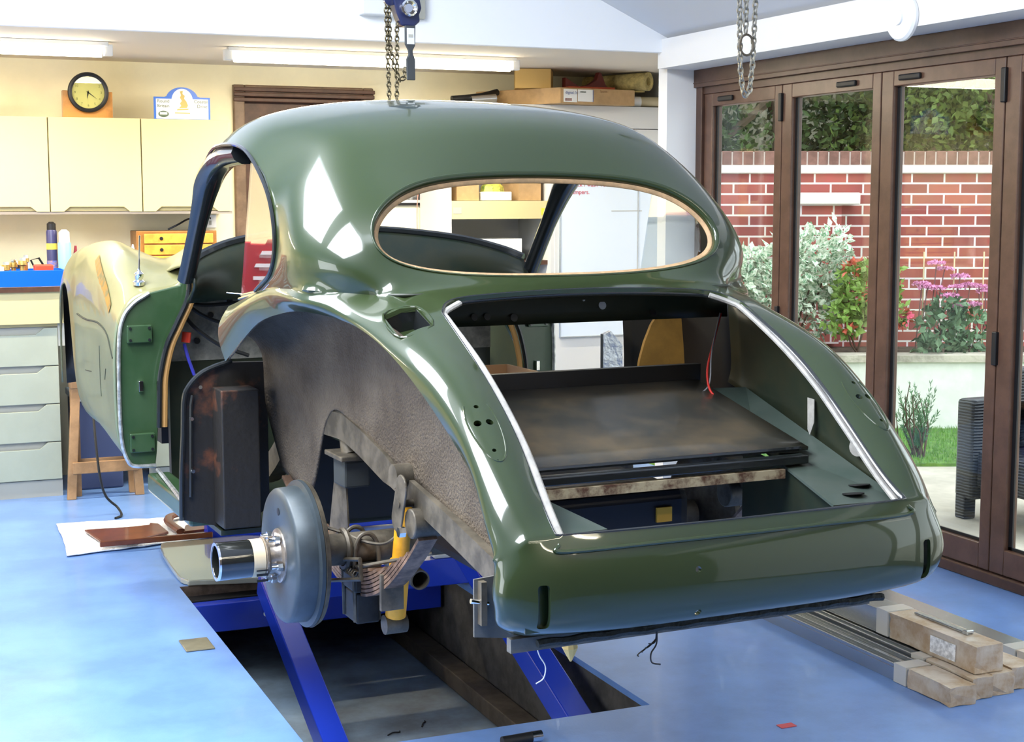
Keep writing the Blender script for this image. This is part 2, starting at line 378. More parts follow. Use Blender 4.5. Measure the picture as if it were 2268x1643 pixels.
# open boundary loops, kept for the flanges
def loops(bm):
    E = [e for e in bm.edges if e.is_boundary]; nb = {}
    for e in E:
        a, b = e.verts[0].index, e.verts[1].index; nb.setdefault(a, []).append(b); nb.setdefault(b, []).append(a)
    seen = set(); out = []; bm.verts.ensure_lookup_table()
    for s in nb:
        if s in seen: continue
        L = [s]; seen.add(s); c = s
        while True:
            nx = [k for k in nb[c] if k not in seen]
            if not nx: break
            c = nx[0]; L.append(c); seen.add(c)
        out.append([bm.verts[i].co.copy() for i in L])
    return out
LOOPS = loops(_bm); _bm.free()
shell.parent = car
# holes through the skin: solidify, then cut
def apply_mods(o):
    dg = bpy.context.evaluated_depsgraph_get(); dg.update()
    nm = bpy.data.meshes.new_from_object(o.evaluated_get(dg)); o.modifiers.clear(); o.data = nm
def bvh(o):
    from mathutils.bvhtree import BVHTree
    bm = bmesh.new(); bm.from_mesh(o.data); t = BVHTree.FromBMesh(bm); bm.free(); return t
apply_mods(shell)
TREE = bvh(shell)
def on_skin(x, y, z):
    l, n, _, _ = TREE.find_nearest(Vector((x, y, z)))
    return l, n
cut = B()
prism(cut, [(-.53, -.39), (-.455, -.41), (-.458, -.525), (-.54, -.53)], (0, 0, 1.15), (1, 0, 0), (0, 1, 0), (0, 0, .2))
holes = []
for s in (-1, 1):
    for x, y, z, r in ((.490, -.843, 1.060, .0055), (.503, -.882, 1.032, .0085), (.477, -.884, 1.034, .0085), (.494, -.946, .985, .0045), (.496, -.968, .968, .003)):
        l, n = on_skin(s*x, y, z); u, v = frame_of(n)
        prism(cut, [(math.cos(2*PI*k/14)*r, math.sin(2*PI*k/14)*r) for k in range(14)], l-n*.04, u, v, n*.06)
    prism(cut, rrect(s*.475-.011, s*.475+.013, .655, .745, .008), (0, -1.30, 0), (1, 0, 0), (0, 0, 1), (0, .25, 0))
for x, z, r in ((-.13, .745, .007), (-.125, .652, .0075)):
    prism(cut, [(x+math.cos(2*PI*k/12)*r, z+math.sin(2*PI*k/12)*r) for k in range(12)], (0, -1.3, 0), (1, 0, 0), (0, 0, 1), (0, .35, 0))
cutter = obj('cutter', cut); cutter.parent = car; bpy.context.view_layer.update()
md = shell.modifiers.new('cut', 'BOOLEAN'); md.operation = 'DIFFERENCE'; md.object = cutter; md.solver = 'EXACT'
apply_mods(shell); bpy.data.objects.remove(cutter)
shell.data.polygons.foreach_set('use_smooth', [True]*len(shell.data.polygons))
shell.data.set_sharp_from_angle(angle=math.radians(40))
TAN = mat('bare_primer_tan', (.36, .24, .13), .6, noise=.3, nscale=30, col2=(.50, .32, .17))
GREYP = mat('grey_primer', (.30, .29, .27), .45, noise=.15, nscale=25)
RUST = mat('rusty_black_panel', (.014, .012, .010), .5, nscale=6, col2=(.16, .05, .018), cr=(.56, .75), bump=.2, bscale=40)
DARK = mat('black_gloss_paint', (.012, .014, .015), .25, coat=.6)
OCHRE = mat('ochre_board', (.33, .17, .03), .7, noise=.2, nscale=6)
for s in (-1, 1): cp('bumper_slot_backing', bx(*(sorted((s*.475-.03, s*.475+.03))), -1.118 if s < 0 else -1.09, -1.112 if s < 0 else -1.085, .645, .755), PAINT if s < 0 else BLACK, False)
# --- rear window and boot flanges following the skin edges
def strip(loop, c, steps, m, name, push=None):
    """closed strip: each step (inset towards centre c, depth forward)"""
    n = len(loop); c = Vector(c); rs = []
    for ins, dep in steps:
        r = []
        for i, p in enumerate(loop):
            d = loop[(i+1) % n]-loop[i-1]; d.normalize(); toc = (c-p); nn = d.cross(push); nn.normalize()
            if nn.dot(toc) < 0: nn = -nn
            r.append(p+nn*ins+push*dep)
        rs.append(r)
    bm = B(); rings(bm, rs, cap=False)
    return cp(name, bm, m, 'all', solid=.003, off=0)
win = min(LOOPS, key=lambda L: (sum(L, Vector())/len(L)-Vector((0, -.2, 1.43))).length+(0 if abs(L[0].z) > 1.2 else 9))
boot = min(LOOPS, key=lambda L: (sum(L, Vector())/len(L)-Vector((0, -.8, 1.05))).length)
strip(win, (0, -.2, 1.43), [(-.004, -.004), (.004, .004), (.008, .014)], PAINT, 'rear_window_rim', Vector((0, .82, -.57)))
strip(win, (0, -.2, 1.43), [(.006, .014), (.012, .016), (.013, .018), (.02, .02)], TAN, 'rear_window_flange', Vector((0, .82, -.57)))
bn = [p for p in boot]
strip(bn, (0, -.8, 1.05), [(-.002, -.001), (.001, .010), (.009, .016)], DARK, 'boot_lip', Vector((0, .53, -.848)))
def hb(pts): return [Vector(p) for p in pts]
for s in (-1, 1):
    path = spl([(s*.35, -.425, 1.252), (s*.40, -.452, 1.232), (s*.409, -.50, 1.215), (s*.409, -.66, 1.142), (s*.409, -.80, 1.061), (s*.409, -.92, .973), (s*.415, -1.03, .880), (s*.42, -1.10, .828)], 8)
    cp('boot_side_channel', tube(B(), path, .010, 8, flat=.7), GREYP)
cp('boot_sill_channel', tube(B(), [(-.42, -1.103, .826), (0, -1.11, .824), (.42, -1.103, .826)], .009, 8), DARK)
cp('boot_sill_ridge', tube(B(), spl([(-.432, -1.119, .818), (-.425, -1.132, .806), (-.2, -1.139, .806), (0, -1.141, .806), (.2, -1.139, .806), (.425, -1.132, .806), (.436, -1.119, .822)], 8), .0045, 8), PAINT)
# lamp pads embossed on the wings
for s in (-1, 1):
    l, n = on_skin(s*.490, -.895, 1.028)
    ax = Vector((0, -.66, -.75)); ax = (ax-n*ax.dot(n)).normalized(); sd = n.cross(ax).normalized()
    ring = []
    for k in range(48):
        t = 2*PI*k/48
        q, _ = on_skin(*(l+ax*(math.cos(t)*.098+.0)+sd*math.sin(t)*.036*(1-.15*math.cos(t))))
        ring.append(q)
    cp('lamp_seat_edge', tube(B(), ring[30:]+ring[:19], .0022, 6), PAINT)
# filler recess
b = B(); q = [(-.53, -.39, 1.222), (-.455, -.41, 1.240), (-.458, -.525, 1.205), (-.54, -.53, 1.180)]
c_ = sum(map(Vector, q), Vector())/4
rings(b, [[Vector(p)+(Vector(p)-c_)*.02 for p in q], [Vector(p)+Vector((0, .015, -.05)) for p in q]], cap=False)
cp('filler_box', b, DARK, False, solid=.002)
b = B(); ap = [Vector(p)+Vector((0, .015, -.05)) for p in q]; b.faces.new([b.verts.new(p) for p in ap])
fb = cp('filler_floor', b, PAINT, False, solid=.002)
lathe(b := B(), c_+Vector((.005, .0, -.047)), (0, .3, 1), [(0, .03), (.006, .03), (.006, .026), (.001, .026)], 24)
cp('filler_neck', b, DARK)
b = B(); tube(b, [Vector(p)+Vector((0, 0, .006)) for p in rr] if (rr := spl(q, 4, True)) else [], .003, 6, closed=True)
cp('filler_rim', b, PAINT)
# --- windscreen frame, scuttle, header
for s in (-1, 1):
    pil = spl([(s*.628, 1.225, 1.235), (s*.626, 1.185, 1.28), (s*.622, 1.01, 1.47), (s*.620, .895, 1.568), (s*.612, .74, 1.620), (s*.60, .55, 1.630)], 6)
    cp('windscreen_pillar', tube(B(), pil, [.030 if k < 10 else min(.044, .030+.0022*(k-10)) for k in range(len(pil))], 10, flat=.75), DARK)
    cp('door_rain_gutter', tube(B(), spl([(s*.642, .885, 1.602), (s*.645, .72, 1.652), (s*.645, .42, 1.640), (s*.650, .18, 1.534), (s*.653, .09, 1.415), (s*.658, .11, 1.315), (s*.66, .26, 1.252)], 8), .0055, 6), DARK)
cp('windscreen_header', tube(B(), spl([(-.60, .93, 1.60), (-.45, 1.0, 1.645), (0, 1.06, 1.68), (.45, 1.0, 1.645), (.60, .93, 1.60)], 6), .024, 10), DARK)
base = [(-.612, 1.25, 1.285), (-.55, 1.31, 1.315), (-.42, 1.39, 1.352), (-.2, 1.47, 1.38), (0, 1.5, 1.387), (.2, 1.47, 1.38), (.42, 1.39, 1.352), (.55, 1.31, 1.315), (.612, 1.25, 1.285)]
cp('windscreen_base_rail', tube(B(), spl(base, 8), .017, 8), DARK)
v, f = gridsurf([[(x, y-.005, z-.01) for x, y, z in base], [(x*1.0, y-.05, z-.07) for x, y, z in base], [(x, 1.30, 1.16) for x, y, z in base]], 4, 4)
cp('dashboard_shell', (v, f), INNER, solid=.01)
v, f = gridsurf([[(x, y+.005, z) for x, y, z in base], [(x, y+.2, z-.015) for x, y, z in base], [(x, y+.45, z-.05) for x, y, z in base]], 4, 4)
OLIVE = mat('olive_primer', (.145, .145, .06), .38, coat=.3, nscale=3.5, col2=(.21, .195, .085), cr=(.35, .65))
OLIVE2 = mat('sage_primer', (.12, .15, .095), .4, coat=.2, nscale=4, col2=(.16, .185, .105), cr=(.35, .65))
cp('scuttle_panel', (v, f), OLIVE, solid=.008)
bh = B(); box(bh, -.62, .62, 1.56, 1.58, .93, 1.20)
cp('bulkhead_insulation', bh, mat('grey_insulation', (.20, .19, .16), .9, noise=.25, nscale=18, bump=.3, bscale=30), False)
cp('bulkhead', bx(-.62, .62, 1.565, 1.60, .48, .93), INNER, False)
cp('cabin_floor', bx(-.66, .66, .70, 1.60, .485, .50), INNER, False)
# A post closing faces, B post panels, sills
AP = [(-0.556, 1.28), (-0.575, 1.275), (-0.607, 1.205), (-0.712, 1.182), (-0.766, 1.148), (-0.802, 1.099), (-0.818, 1.015), (-0.822, 0.8), (-0.817, 0.676), (-0.799, 0.612), (-0.774, 0.592), (-0.705, 0.59), (-0.699, 0.636), (-0.690, 0.76), (-0.692, 0.871), (-0.678, 0.933), (-0.640, 1.001), (-0.588, 1.092), (-0.565, 1.161)]
SEAL = [(-.561, 1.40, 1.273), (-.566, 1.40, 1.17), (-.607, 1.40, 1.078), (-.643, 1.40, 1.002), (-.667, 1.40, .903), (-.672, 1.40, .83), (-.676, 1.40, .724)]
BP = [(-0.607, 1.004), (-0.656, 0.993), (-0.698, 0.973), (-0.733, 0.937), (-0.748, 0.897), (-0.753, 0.794), (-0.76, 0.683), (-0.764, 0.53), (-0.64, 0.497), (-0.54, 0.51), (-0.487, 0.55), (-0.487, 1.001)]
APG = mat('green_shut_face_paint', (.022, .055, .020), .35, coat=.5, nscale=5, col2=(.035, .07, .03))
for s in (-1, 1):
    ap = cp('door_hinge_post', prism(B(), [(-s*x, z) for x, z in AP], (0, 1.42, 0), (1, 0, 0), (0, 0, 1), (0, .03, 0)), APG, False, bevel=.004)
    b = B(); edge = [(-s*x, 1.415, z) for x, z in AP[3:12]]
    tube(b, spl(edge, 5), .007, 8)
    cp('hinge_post_edge', b, mat('bare_metal_edge', (.45, .46, .44), .3, metal=.7, noise=.3, nscale=40))
    b = B(); tube(b, spl([(-s*a, y+.0, z) for a, y, z in SEAL], 6), .011, 8)
    cp('door_seal_strip', b, mat('tan_seal_strip', (.40, .21, .06), .6))
    b = B(); tube(b, spl([(-s*(a-.020), y-.01, z) for a, y, z in SEAL], 6), .009, 8)
    cp('door_seal_carrier', b, DARK)
    for z0, z1 in ((1.015, 1.075), (.64, .705)):
        h = cp('hinge_plate', bx(*(sorted((s*.708, s*.792))), 1.403, 1.42, z0, z1), APG, False, bevel=.003)
        for yy in (z0+.01, z1-.01):
            for xx in (.718, .782): obj('hinge_bolt', cyl(B(), (s*xx, 1.403, yy), (s*xx, 1.398, yy), .005, seg=8), DARK, h)
    cp('door_check_bracket', bx(*(sorted((s*.742, s*.757))), 1.405, 1.42, .848, .885), CHROME, False, bevel=.002)
    cp('sill', bx(*(sorted((s*.655, s*.735))), .79, 1.42, .50, .565), APG, False, bevel=.01)
    cp('sill_flange', tube(B(), [(s*.70, 1.41, .575), (s*.745, .80, .572)], .008, 6), mat('bare_metal_edge', (.4, .4, .4)))
    cp('wheel_arch_closing_panel', prism(B(), [(-s*x, z) for x, z in (BP if s < 0 else [(-.69, .53), (-.69, 1.04), (-.72, 1.05), (-.765, 1.0), (-.77, .53)])], (0, .775, 0), (1, 0, 0), (0, 0, 1), (0, .02, 0)), RUST if s < 0 else mat('silver_foil', (.45, .47, .50), .3, metal=.8, bump=1, bscale=18), False)
    if s < 0: cp('closing_panel_flange', tube(B(), spl([(-s*x, .765, z) for x, z in [(-.60, 1.01)]+BP[1:8]], 6), .008, 8), DARK)
    if s < 0: cp('panel_rib', tube(B(), [(s*.722, .768, .91), (s*.728, .765, .88), (s*.735, .765, .60)], .006, 6), DARK)
    b = B(); box(b, *(sorted((s*.545, s*.66))), .66, .775, .512, .932)
    if s < 0: cp('spring_hanger_box', b, RUST, False, bevel=.004)
    else: b.free()
    for z in ((.955, .86, .70) if s < 0 else ()): cp('flange_bolt', cyl(B(), (s*.728 if z < .9 else s*.70, .765, z-.02), (s*.728 if z < .9 else s*.70, .752, z-.02), .006, seg=8), CHROME)
    # inner wheel arch: underseal shell
    rows = [
     [(.62, .76, 1.03), (.56, .765, 1.09), (.505, .76, 1.03), (.497, .755, .88), (.47, .75, .75), (.45, .74, .665)],
     [(.662, .55, 1.04), (.58, .60, 1.14), (.49, .62, 1.08), (.468, .62, .90), (.455, .60, .77), (.45, .58, .65)],
     [(.655, .34, 1.136), (.58, .36, 1.19), (.475, .42, 1.13), (.455, .44, .95), (.45, .44, .80), (.45, .44, .66)],
     [(.652, .19, 1.183), (.57, .20, 1.225), (.465, .25, 1.18), (.452, .28, 1.03), (.45, .30, .93), (.45, .315, .86)],
     [(.642, .03, 1.210), (.56, .04, 1.235), (.462, .06, 1.19), (.452, .10, 1.05), (.45, .14, .95), (.45, .20, .922)],
     [(.62, -.07, 1.219), (.55, -.08, 1.235), (.465, -.08, 1.19), (.452, -.05, 1.05), (.45, -.03, .93), (.45, .02, .885)],
     [(.585, -.24, 1.212), (.53, -.25, 1.222), (.465, -.25, 1.17), (.452, -.24, 1.04), (.45, -.22, .93), (.45, -.18, .85)],
     [(.570, -.42, 1.182), (.52, -.44, 1.19), (.463, -.44, 1.13), (.452, -.43, 1.00), (.45, -.42, .91), (.45, -.40, .82)],
     [(.560, -.63, 1.114), (.51, -.645, 1.12), (.46, -.645, 1.06), (.45, -.64, .95), (.45, -.62, .86), (.45, -.60, .785)],
     [(.538, -.82, 1.002), (.50, -.83, 1.005), (.462, -.83, .96), (.455, -.82, .89), (.452, -.80, .82), (.45, -.78, .757)],
     [(.522, -.925, .910), (.495, -.935, .91), (.468, -.935, .88), (.46, -.92, .83), (.455, -.90, .78), (.452, -.88, .738)],
     [(.512, -.995, .822), (.495, -1.0, .82), (.475, -1.0, .80), (.468, -.98, .78), (.46, -.96, .755), (.455, -.94, .732)]]
    v, f = gridsurf([[(s*x, y, z) for x, y, z in r] for r in rows], 5, 5)
    if s == -1: cp('wheel_arch_liner', (v, f), UNDER, 'all', solid=.006, off=0)
    # front wing
    wr_ = [
     [(.545, 1.45, 1.275), (.61, 1.45, 1.200), (.70, 1.45, 1.182), (.765, 1.45, 1.15), (.806, 1.45, 1.09), (.823, 1.45, 1.01), (.827, 1.45, .88), (.825, 1.45, .75), (.815, 1.45, .66), (.78, 1.45, .595)],
     [(.50, 1.60, 1.305), (.58, 1.60, 1.250), (.66, 1.60, 1.235), (.745, 1.60, 1.225), (.795, 1.60, 1.15), (.822, 1.60, 1.04), (.828, 1.60, .90), (.826, 1.60, .77), (.815, 1.60, .67), (.78, 1.60, .61)],
     [(.46, 1.80, 1.318), (.55, 1.80, 1.268), (.64, 1.80, 1.28), (.725, 1.80, 1.302), (.79, 1.80, 1.235), (.82, 1.80, 1.11), (.828, 1.80, .94), (.826, 1.80, .80), (.815, 1.80, .69), (.77, 1.80, .625)],
     [(.42, 2.05, 1.32), (.52, 2.05, 1.27), (.62, 2.05, 1.30), (.705, 2.05, 1.335), (.778, 2.05, 1.29), (.815, 2.05, 1.19), (.828, 2.05, 1.00), (.826, 2.05, .86), (.816, 2.05, .73), (.77, 2.05, .645)],
     [(.38, 2.25, 1.31), (.48, 2.25, 1.26), (.60, 2.25, 1.30), (.69, 2.25, 1.335), (.768, 2.25, 1.30), (.805, 2.25, 1.22), (.820, 2.25, 1.10), (.822, 2.26, .98), (.822, 2.27, .86), (.82, 2.27, .74)],
     [(.35, 2.42, 1.29), (.46, 2.42, 1.25), (.58, 2.42, 1.29), (.675, 2.42, 1.325), (.765, 2.42, 1.30), (.805, 2.42, 1.24), (.822, 2.42, 1.19), (.826, 2.42, 1.165), (.828, 2.42, 1.15), (.828, 2.42, 1.14)],
     [(.32, 2.75, 1.22), (.44, 2.75, 1.19), (.56, 2.75, 1.23), (.66, 2.75, 1.28), (.745, 2.75, 1.26), (.785, 2.75, 1.21), (.803, 2.75, 1.15), (.808, 2.75, 1.12), (.81, 2.75, 1.10), (.81, 2.75, 1.085)],
     [(.28, 3.05, 1.10), (.40, 3.05, 1.08), (.52, 3.05, 1.11), (.62, 3.05, 1.15), (.70, 3.05, 1.12), (.745, 3.05, 1.06), (.765, 3.05, .97), (.77, 3.05, .88), (.77, 3.05, .80), (.77, 3.05, .70)]]
    v, f = gridsurf([[(s*x, y, z) for x, y, z in r] for r in wr_], 6, 5)
    fwg = cp('front_wing', (v, f), [OLIVE, OLIVE2, INNER], 'all', solid=.008, off=0)
    for p in fwg.data.polygons:
        c = p.center
        if c.z < 1.10 - .25*max(0, 1.56-c.y)-.0 and c.y < 2.3: p.material_index = 1
    fwg.modifiers['solid'].material_offset = 0
    if s == -1:
        from mathutils.bvhtree import BVHTree
        wt_ = BVHTree.FromPolygons([Vector(q_) for q_ in v], f)
        def skin(pts, n=6): return [wt_.find_nearest(p)[0]+Vector((-.0045, 0, .001)) for p in spl(pts, n)]
        sm_ = mat('dark_seam_and_crack', (.02, .025, .015), .7)  # dark colour of the seam and the primer cracks
        cp('panel_seam', tube(B(), skin([(-.828, 2.22, 1.06), (-.828, 2.0, 1.055), (-.83, 1.75, 1.06), (-.83, 1.58, 1.03), (-.82, 1.47, .96)]), .0035, 6), sm_)
        for pts in ([(-.83, 2.05, .86), (-.83, 1.9, .87)], [(-.83, 1.72, .98), (-.83, 1.71, .80)], [(-.82, 1.9, .64), (-.82, 1.72, .625)], [(-.83, 1.62, .87), (-.83, 1.60, .91)]): cp('primer_crack', tube(B(), skin(pts), .0015, 5), sm_)
        st1 = skin([(-.77, 1.98, 1.29), (-.785, 1.85, 1.25), (-.795, 1.72, 1.20), (-.80, 1.60, 1.13)], 10); st2 = skin([(-.79, 1.98, 1.27), (-.805, 1.85, 1.215), (-.81, 1.72, 1.165), (-.81, 1.60, 1.10)], 10)
        b = B(); va = [b.verts.new(p+Vector((-.0015, 0, .003))) for p in st1]; vb = [b.verts.new(p+Vector((-.0015, 0, .003))+Vector((0, 0, .004*math.sin(i*1.7)))) for i, p in enumerate(st2)]
        for i in range(len(va)-1): b.faces.new((va[i], va[i+1], vb[i+1], vb[i]))
        cp('body_filler_streak', b, mat('orange_body_filler', (.34, .15, .02), .6, nscale=30, col2=(.15, .12, .04), cr=(.4, .6)), 'all')
    # front inner arch
    v, f = gridsurf([[(s*.80, 2.30, .74), (s*.60, 2.30, .74), (s*.35, 2.30, .74)], [(s*.795, 2.34, 1.08), (s*.6, 2.34, 1.10), (s*.35, 2.34, 1.10)], [(s*.815, 2.60, 1.16), (s*.6, 2.6, 1.18), (s*.35, 2.6, 1.18)], [(s*.77, 2.95, 1.04), (s*.5, 2.95, 1.05), (s*.3, 2.95, 1.05)], [(s*.755, 3.03, .70), (s*.5, 3.02, .72), (s*.3, 3.02, .72)]], 5, 3)
    cp('front_wheel_arch_liner', (v, f), BLACK, 'all', solid=.005)
    # quarter light glass with its bright frame
    q = [(.640, .346, 1.598), (.641, .27, 1.588), (.642, .213, 1.562), (.643, .150, 1.512), (.647, .100, 1.43), (.648, .100, 1.348), (.648, .135, 1.293), (.648, .212, 1.262), (.645, .456, 1.232)]
    g = B(); g.faces.new([g.verts.new((s*a, y, z)) for a, y, z in q]); bmesh.ops.recalc_face_normals(g, faces=g.faces)
    cp('quarter_light_glass', g, GLASSD, False, solid=.004, off=0)
    cp('quarter_light_rail', tube(B(), spl([(s*a, y, z-.004) for a, y, z in q[5:]], 5), .0045, 6), CHROME)
    cp('quarter_light_lower_rail', tube(B(), spl([(s*.652, .14, 1.277), (s*.652, .24, 1.248), (s*.65, .47, 1.217)], 5), .004, 6), CHROME)
    # boot inner sides, shelves and gussets
    if s == 1: bs = [[(.555, -.20, 1.22), (.535, -.45, 1.17), (.50, -.62, 1.11), (.49, -.80, 1.03), (.49, -.92, .94), (.495, -1.03, .855), (.50, -1.08, .81)], [(.57, -.20, 1.05), (.545, -.45, 1.02), (.52, -.62, .98), (.495, -.80, .93), (.485, -.92, .89), (.48, -1.03, .84), (.48, -1.09, .80)], [(.56, -.20, .99), (.55, -.45, .93), (.53, -.62, .885), (.50, -.80, .865), (.48, -.92, .85), (.47, -1.03, .83), (.465, -1.09, .80)]]
    else: bs = ([[(s*.445, -.20, 1.22), (s*.442, -.45, 1.19), (s*.437, -.62, 1.13), (s*.437, -.80, 1.05), (s*.445, -.92, .96), (s*.455, -1.03, .87), (s*.47, -1.08, .82)],
                     [(s*.440, -.20, 1.05), (s*.438, -.45, 1.02), (s*.437, -.62, .98), (s*.440, -.80, .93), (s*.445, -.92, .89), (s*.455, -1.03, .845), (s*.465, -1.09, .81)],
                     [(s*.440, -.20, .99), (s*.438, -.45, .93), (s*.437, -.62, .885), (s*.440, -.80, .865), (s*.445, -.92, .85), (s*.452, -1.03, .83), (s*.46, -1.09, .815)]])
    v, f = gridsurf(bs, 4, 4)
    cp('boot_side_panel', (v, f), INNER, 'all', solid=.004, off=0)
    sh = B(); hh = [(s*.40, -.30, .99), ((.55 if s > 0 else -.437), -.30, .985), ((.53 if s > 0 else -.437), -.60, .883), (s*.455, -1.07, .822), (s*.285, -1.05, .82), (s*.385, -.60, .885)]
    sh.faces.new([sh.verts.new(p) for p in hh])
    cp('boot_side_shelf', sh, mat('worn_dark_green_panel', (.035, .055, .045), .38, nscale=8, col2=(.06, .075, .065), cr=(.3, .7)), False, solid=.006, off=0)
    if s == 1:
        for a, y, z in ((.412, -.70, .872), (.425, -.96, .836), (.37, -1.01, .829)):
            l = Vector((a, y, z+.006)); cp('shelf_hole', lathe(B(), l, (0, .13, 1), [(-.001, .025), (.001, .025)], 24), BLACK)
    cp('boot_lower_side', prism(B(), [(-.60, .885), (-1.05, .82), (-1.05, .62), (-.60, .62)], (s*.345, 0, 0), (0, 1, 0), (0, 0, 1), (s*.004, 0, 0)), INNER, False)
    cp('tail_gusset', prism(B(), [(s*.44, -1.085), (s*.44, -1.0), (s*.22, -1.085)], (0, 0, .812), (1, 0, 0), (0, 1, 0), (0, 0, .004)), GREYP if s == -1 else GREY, False)
fl_ = [[(x, -.25, 1.01), (x, -.5, .955), (x, -.755, .90)] for x in (-.43, -.2, 0, .2, .43)]
v, f = gridsurf(fl_, 3, 3)
BF = mat('worn_boot_floor', (.035, .034, .028), .33, nscale=4, col2=(.10, .075, .045), cr=(.42, .72), coat=.2)
cp('boot_floor_panel', (v, f), BF, 'all', solid=.008)
cp('boot_floor_edge', tube(B(), [(-.38, -.765, .900), (.40, -.765, .900)], .006, 6), DARK)
cp('boot_floor_crossbar', bx(-.38, .40, -.80, -.765, .868, .888), DARK, False, bevel=.003)
cp('boot_rust_strip', bx(-.33, .33, -.803, -.780, .838, .860), mat('rust_and_cream_strip', (.40, .34, .22), .6, nscale=14, col2=(.08, .035, .02), cr=(.45, .6)), False)
cp('seat_back_crossmember', bx(-.44, .44, -.245, -.22, 1.0, 1.052), BLACK, False)
hd_ = B(); v, f = gridsurf([[(x, -.345, 1.272) for x in (-.46, -.2, 0, .2, .46)], [(x, -.27, 1.262) for x in (-.5, -.2, 0, .2, .5)], [(x, -.245, 1.18) for x in (-.52, -.2, 0, .2, .52)]], 3, 3); hd_.free()
cp('parcel_shelf_crossmember', (v, f), INNER, 'all', solid=.006)
for x, z, r in ((.125, 1.222, .011), (.07, 1.238, .004), (-.13, 1.198, .010), (-.205, 1.203, .009), (-.24, 1.203, .009), (.278, 1.197, .009)):
    cp('crossmember_hole', lathe(B(), (x, -.262, z), (0, -1, .2), [(0, r), (.002, r)], 16), mat('pale_light_hole', (.5, .55, .6), .4) if x in (.125, .07) else BLACK)
b = B(); box(b, -.34, .185, -.62, -.12, .60, .80)
cp('fuel_tank', b, mat('black_tank', (.010, .010, .014), .5), False, bevel=.03)
cp('orange_tank_label', bx(.082, .124, -.628, -.621, .719, .755), mat('orange_label', (.75, .36, .03), .6), False)
RW = mat('red_wire_sleeve', (.65, .03, .02), .5); GW = mat('grey_wire', (.25, .25, .27), .5)
cp('loose_wires', tube(B(), spl([(.50, -.25, 1.19), (.46, -.28, 1.12), (.42, -.31, 1.04), (.405, -.36, .985), (.43, -.42, .965)], 8), .003, 6), RW)
cp('loose_wires', tube(B(), spl([(.49, -.26, 1.19), (.44, -.30, 1.09), (.415, -.33, 1.01), (.38, -.34, .985), (.35, -.35, .985)], 8), .002, 6), GW)
cp('light_bracket', prism(B(), [(-.655, 1.005), (-.683, 1.003), (-.684, .945), (-.668, .912), (-.658, .925)], (.497, 0, 0), (0, 1, 0), (0, 0, 1), (.002, 0, 0)), GREYP, False)
l = lathe(B(), (.478, -.885, .915), (-1, -.35, .1), [(0, .022), (.004, .022), (.004, .007), (0, .007)], 20); cp('lamp_wire_grommet', l, GREYP)
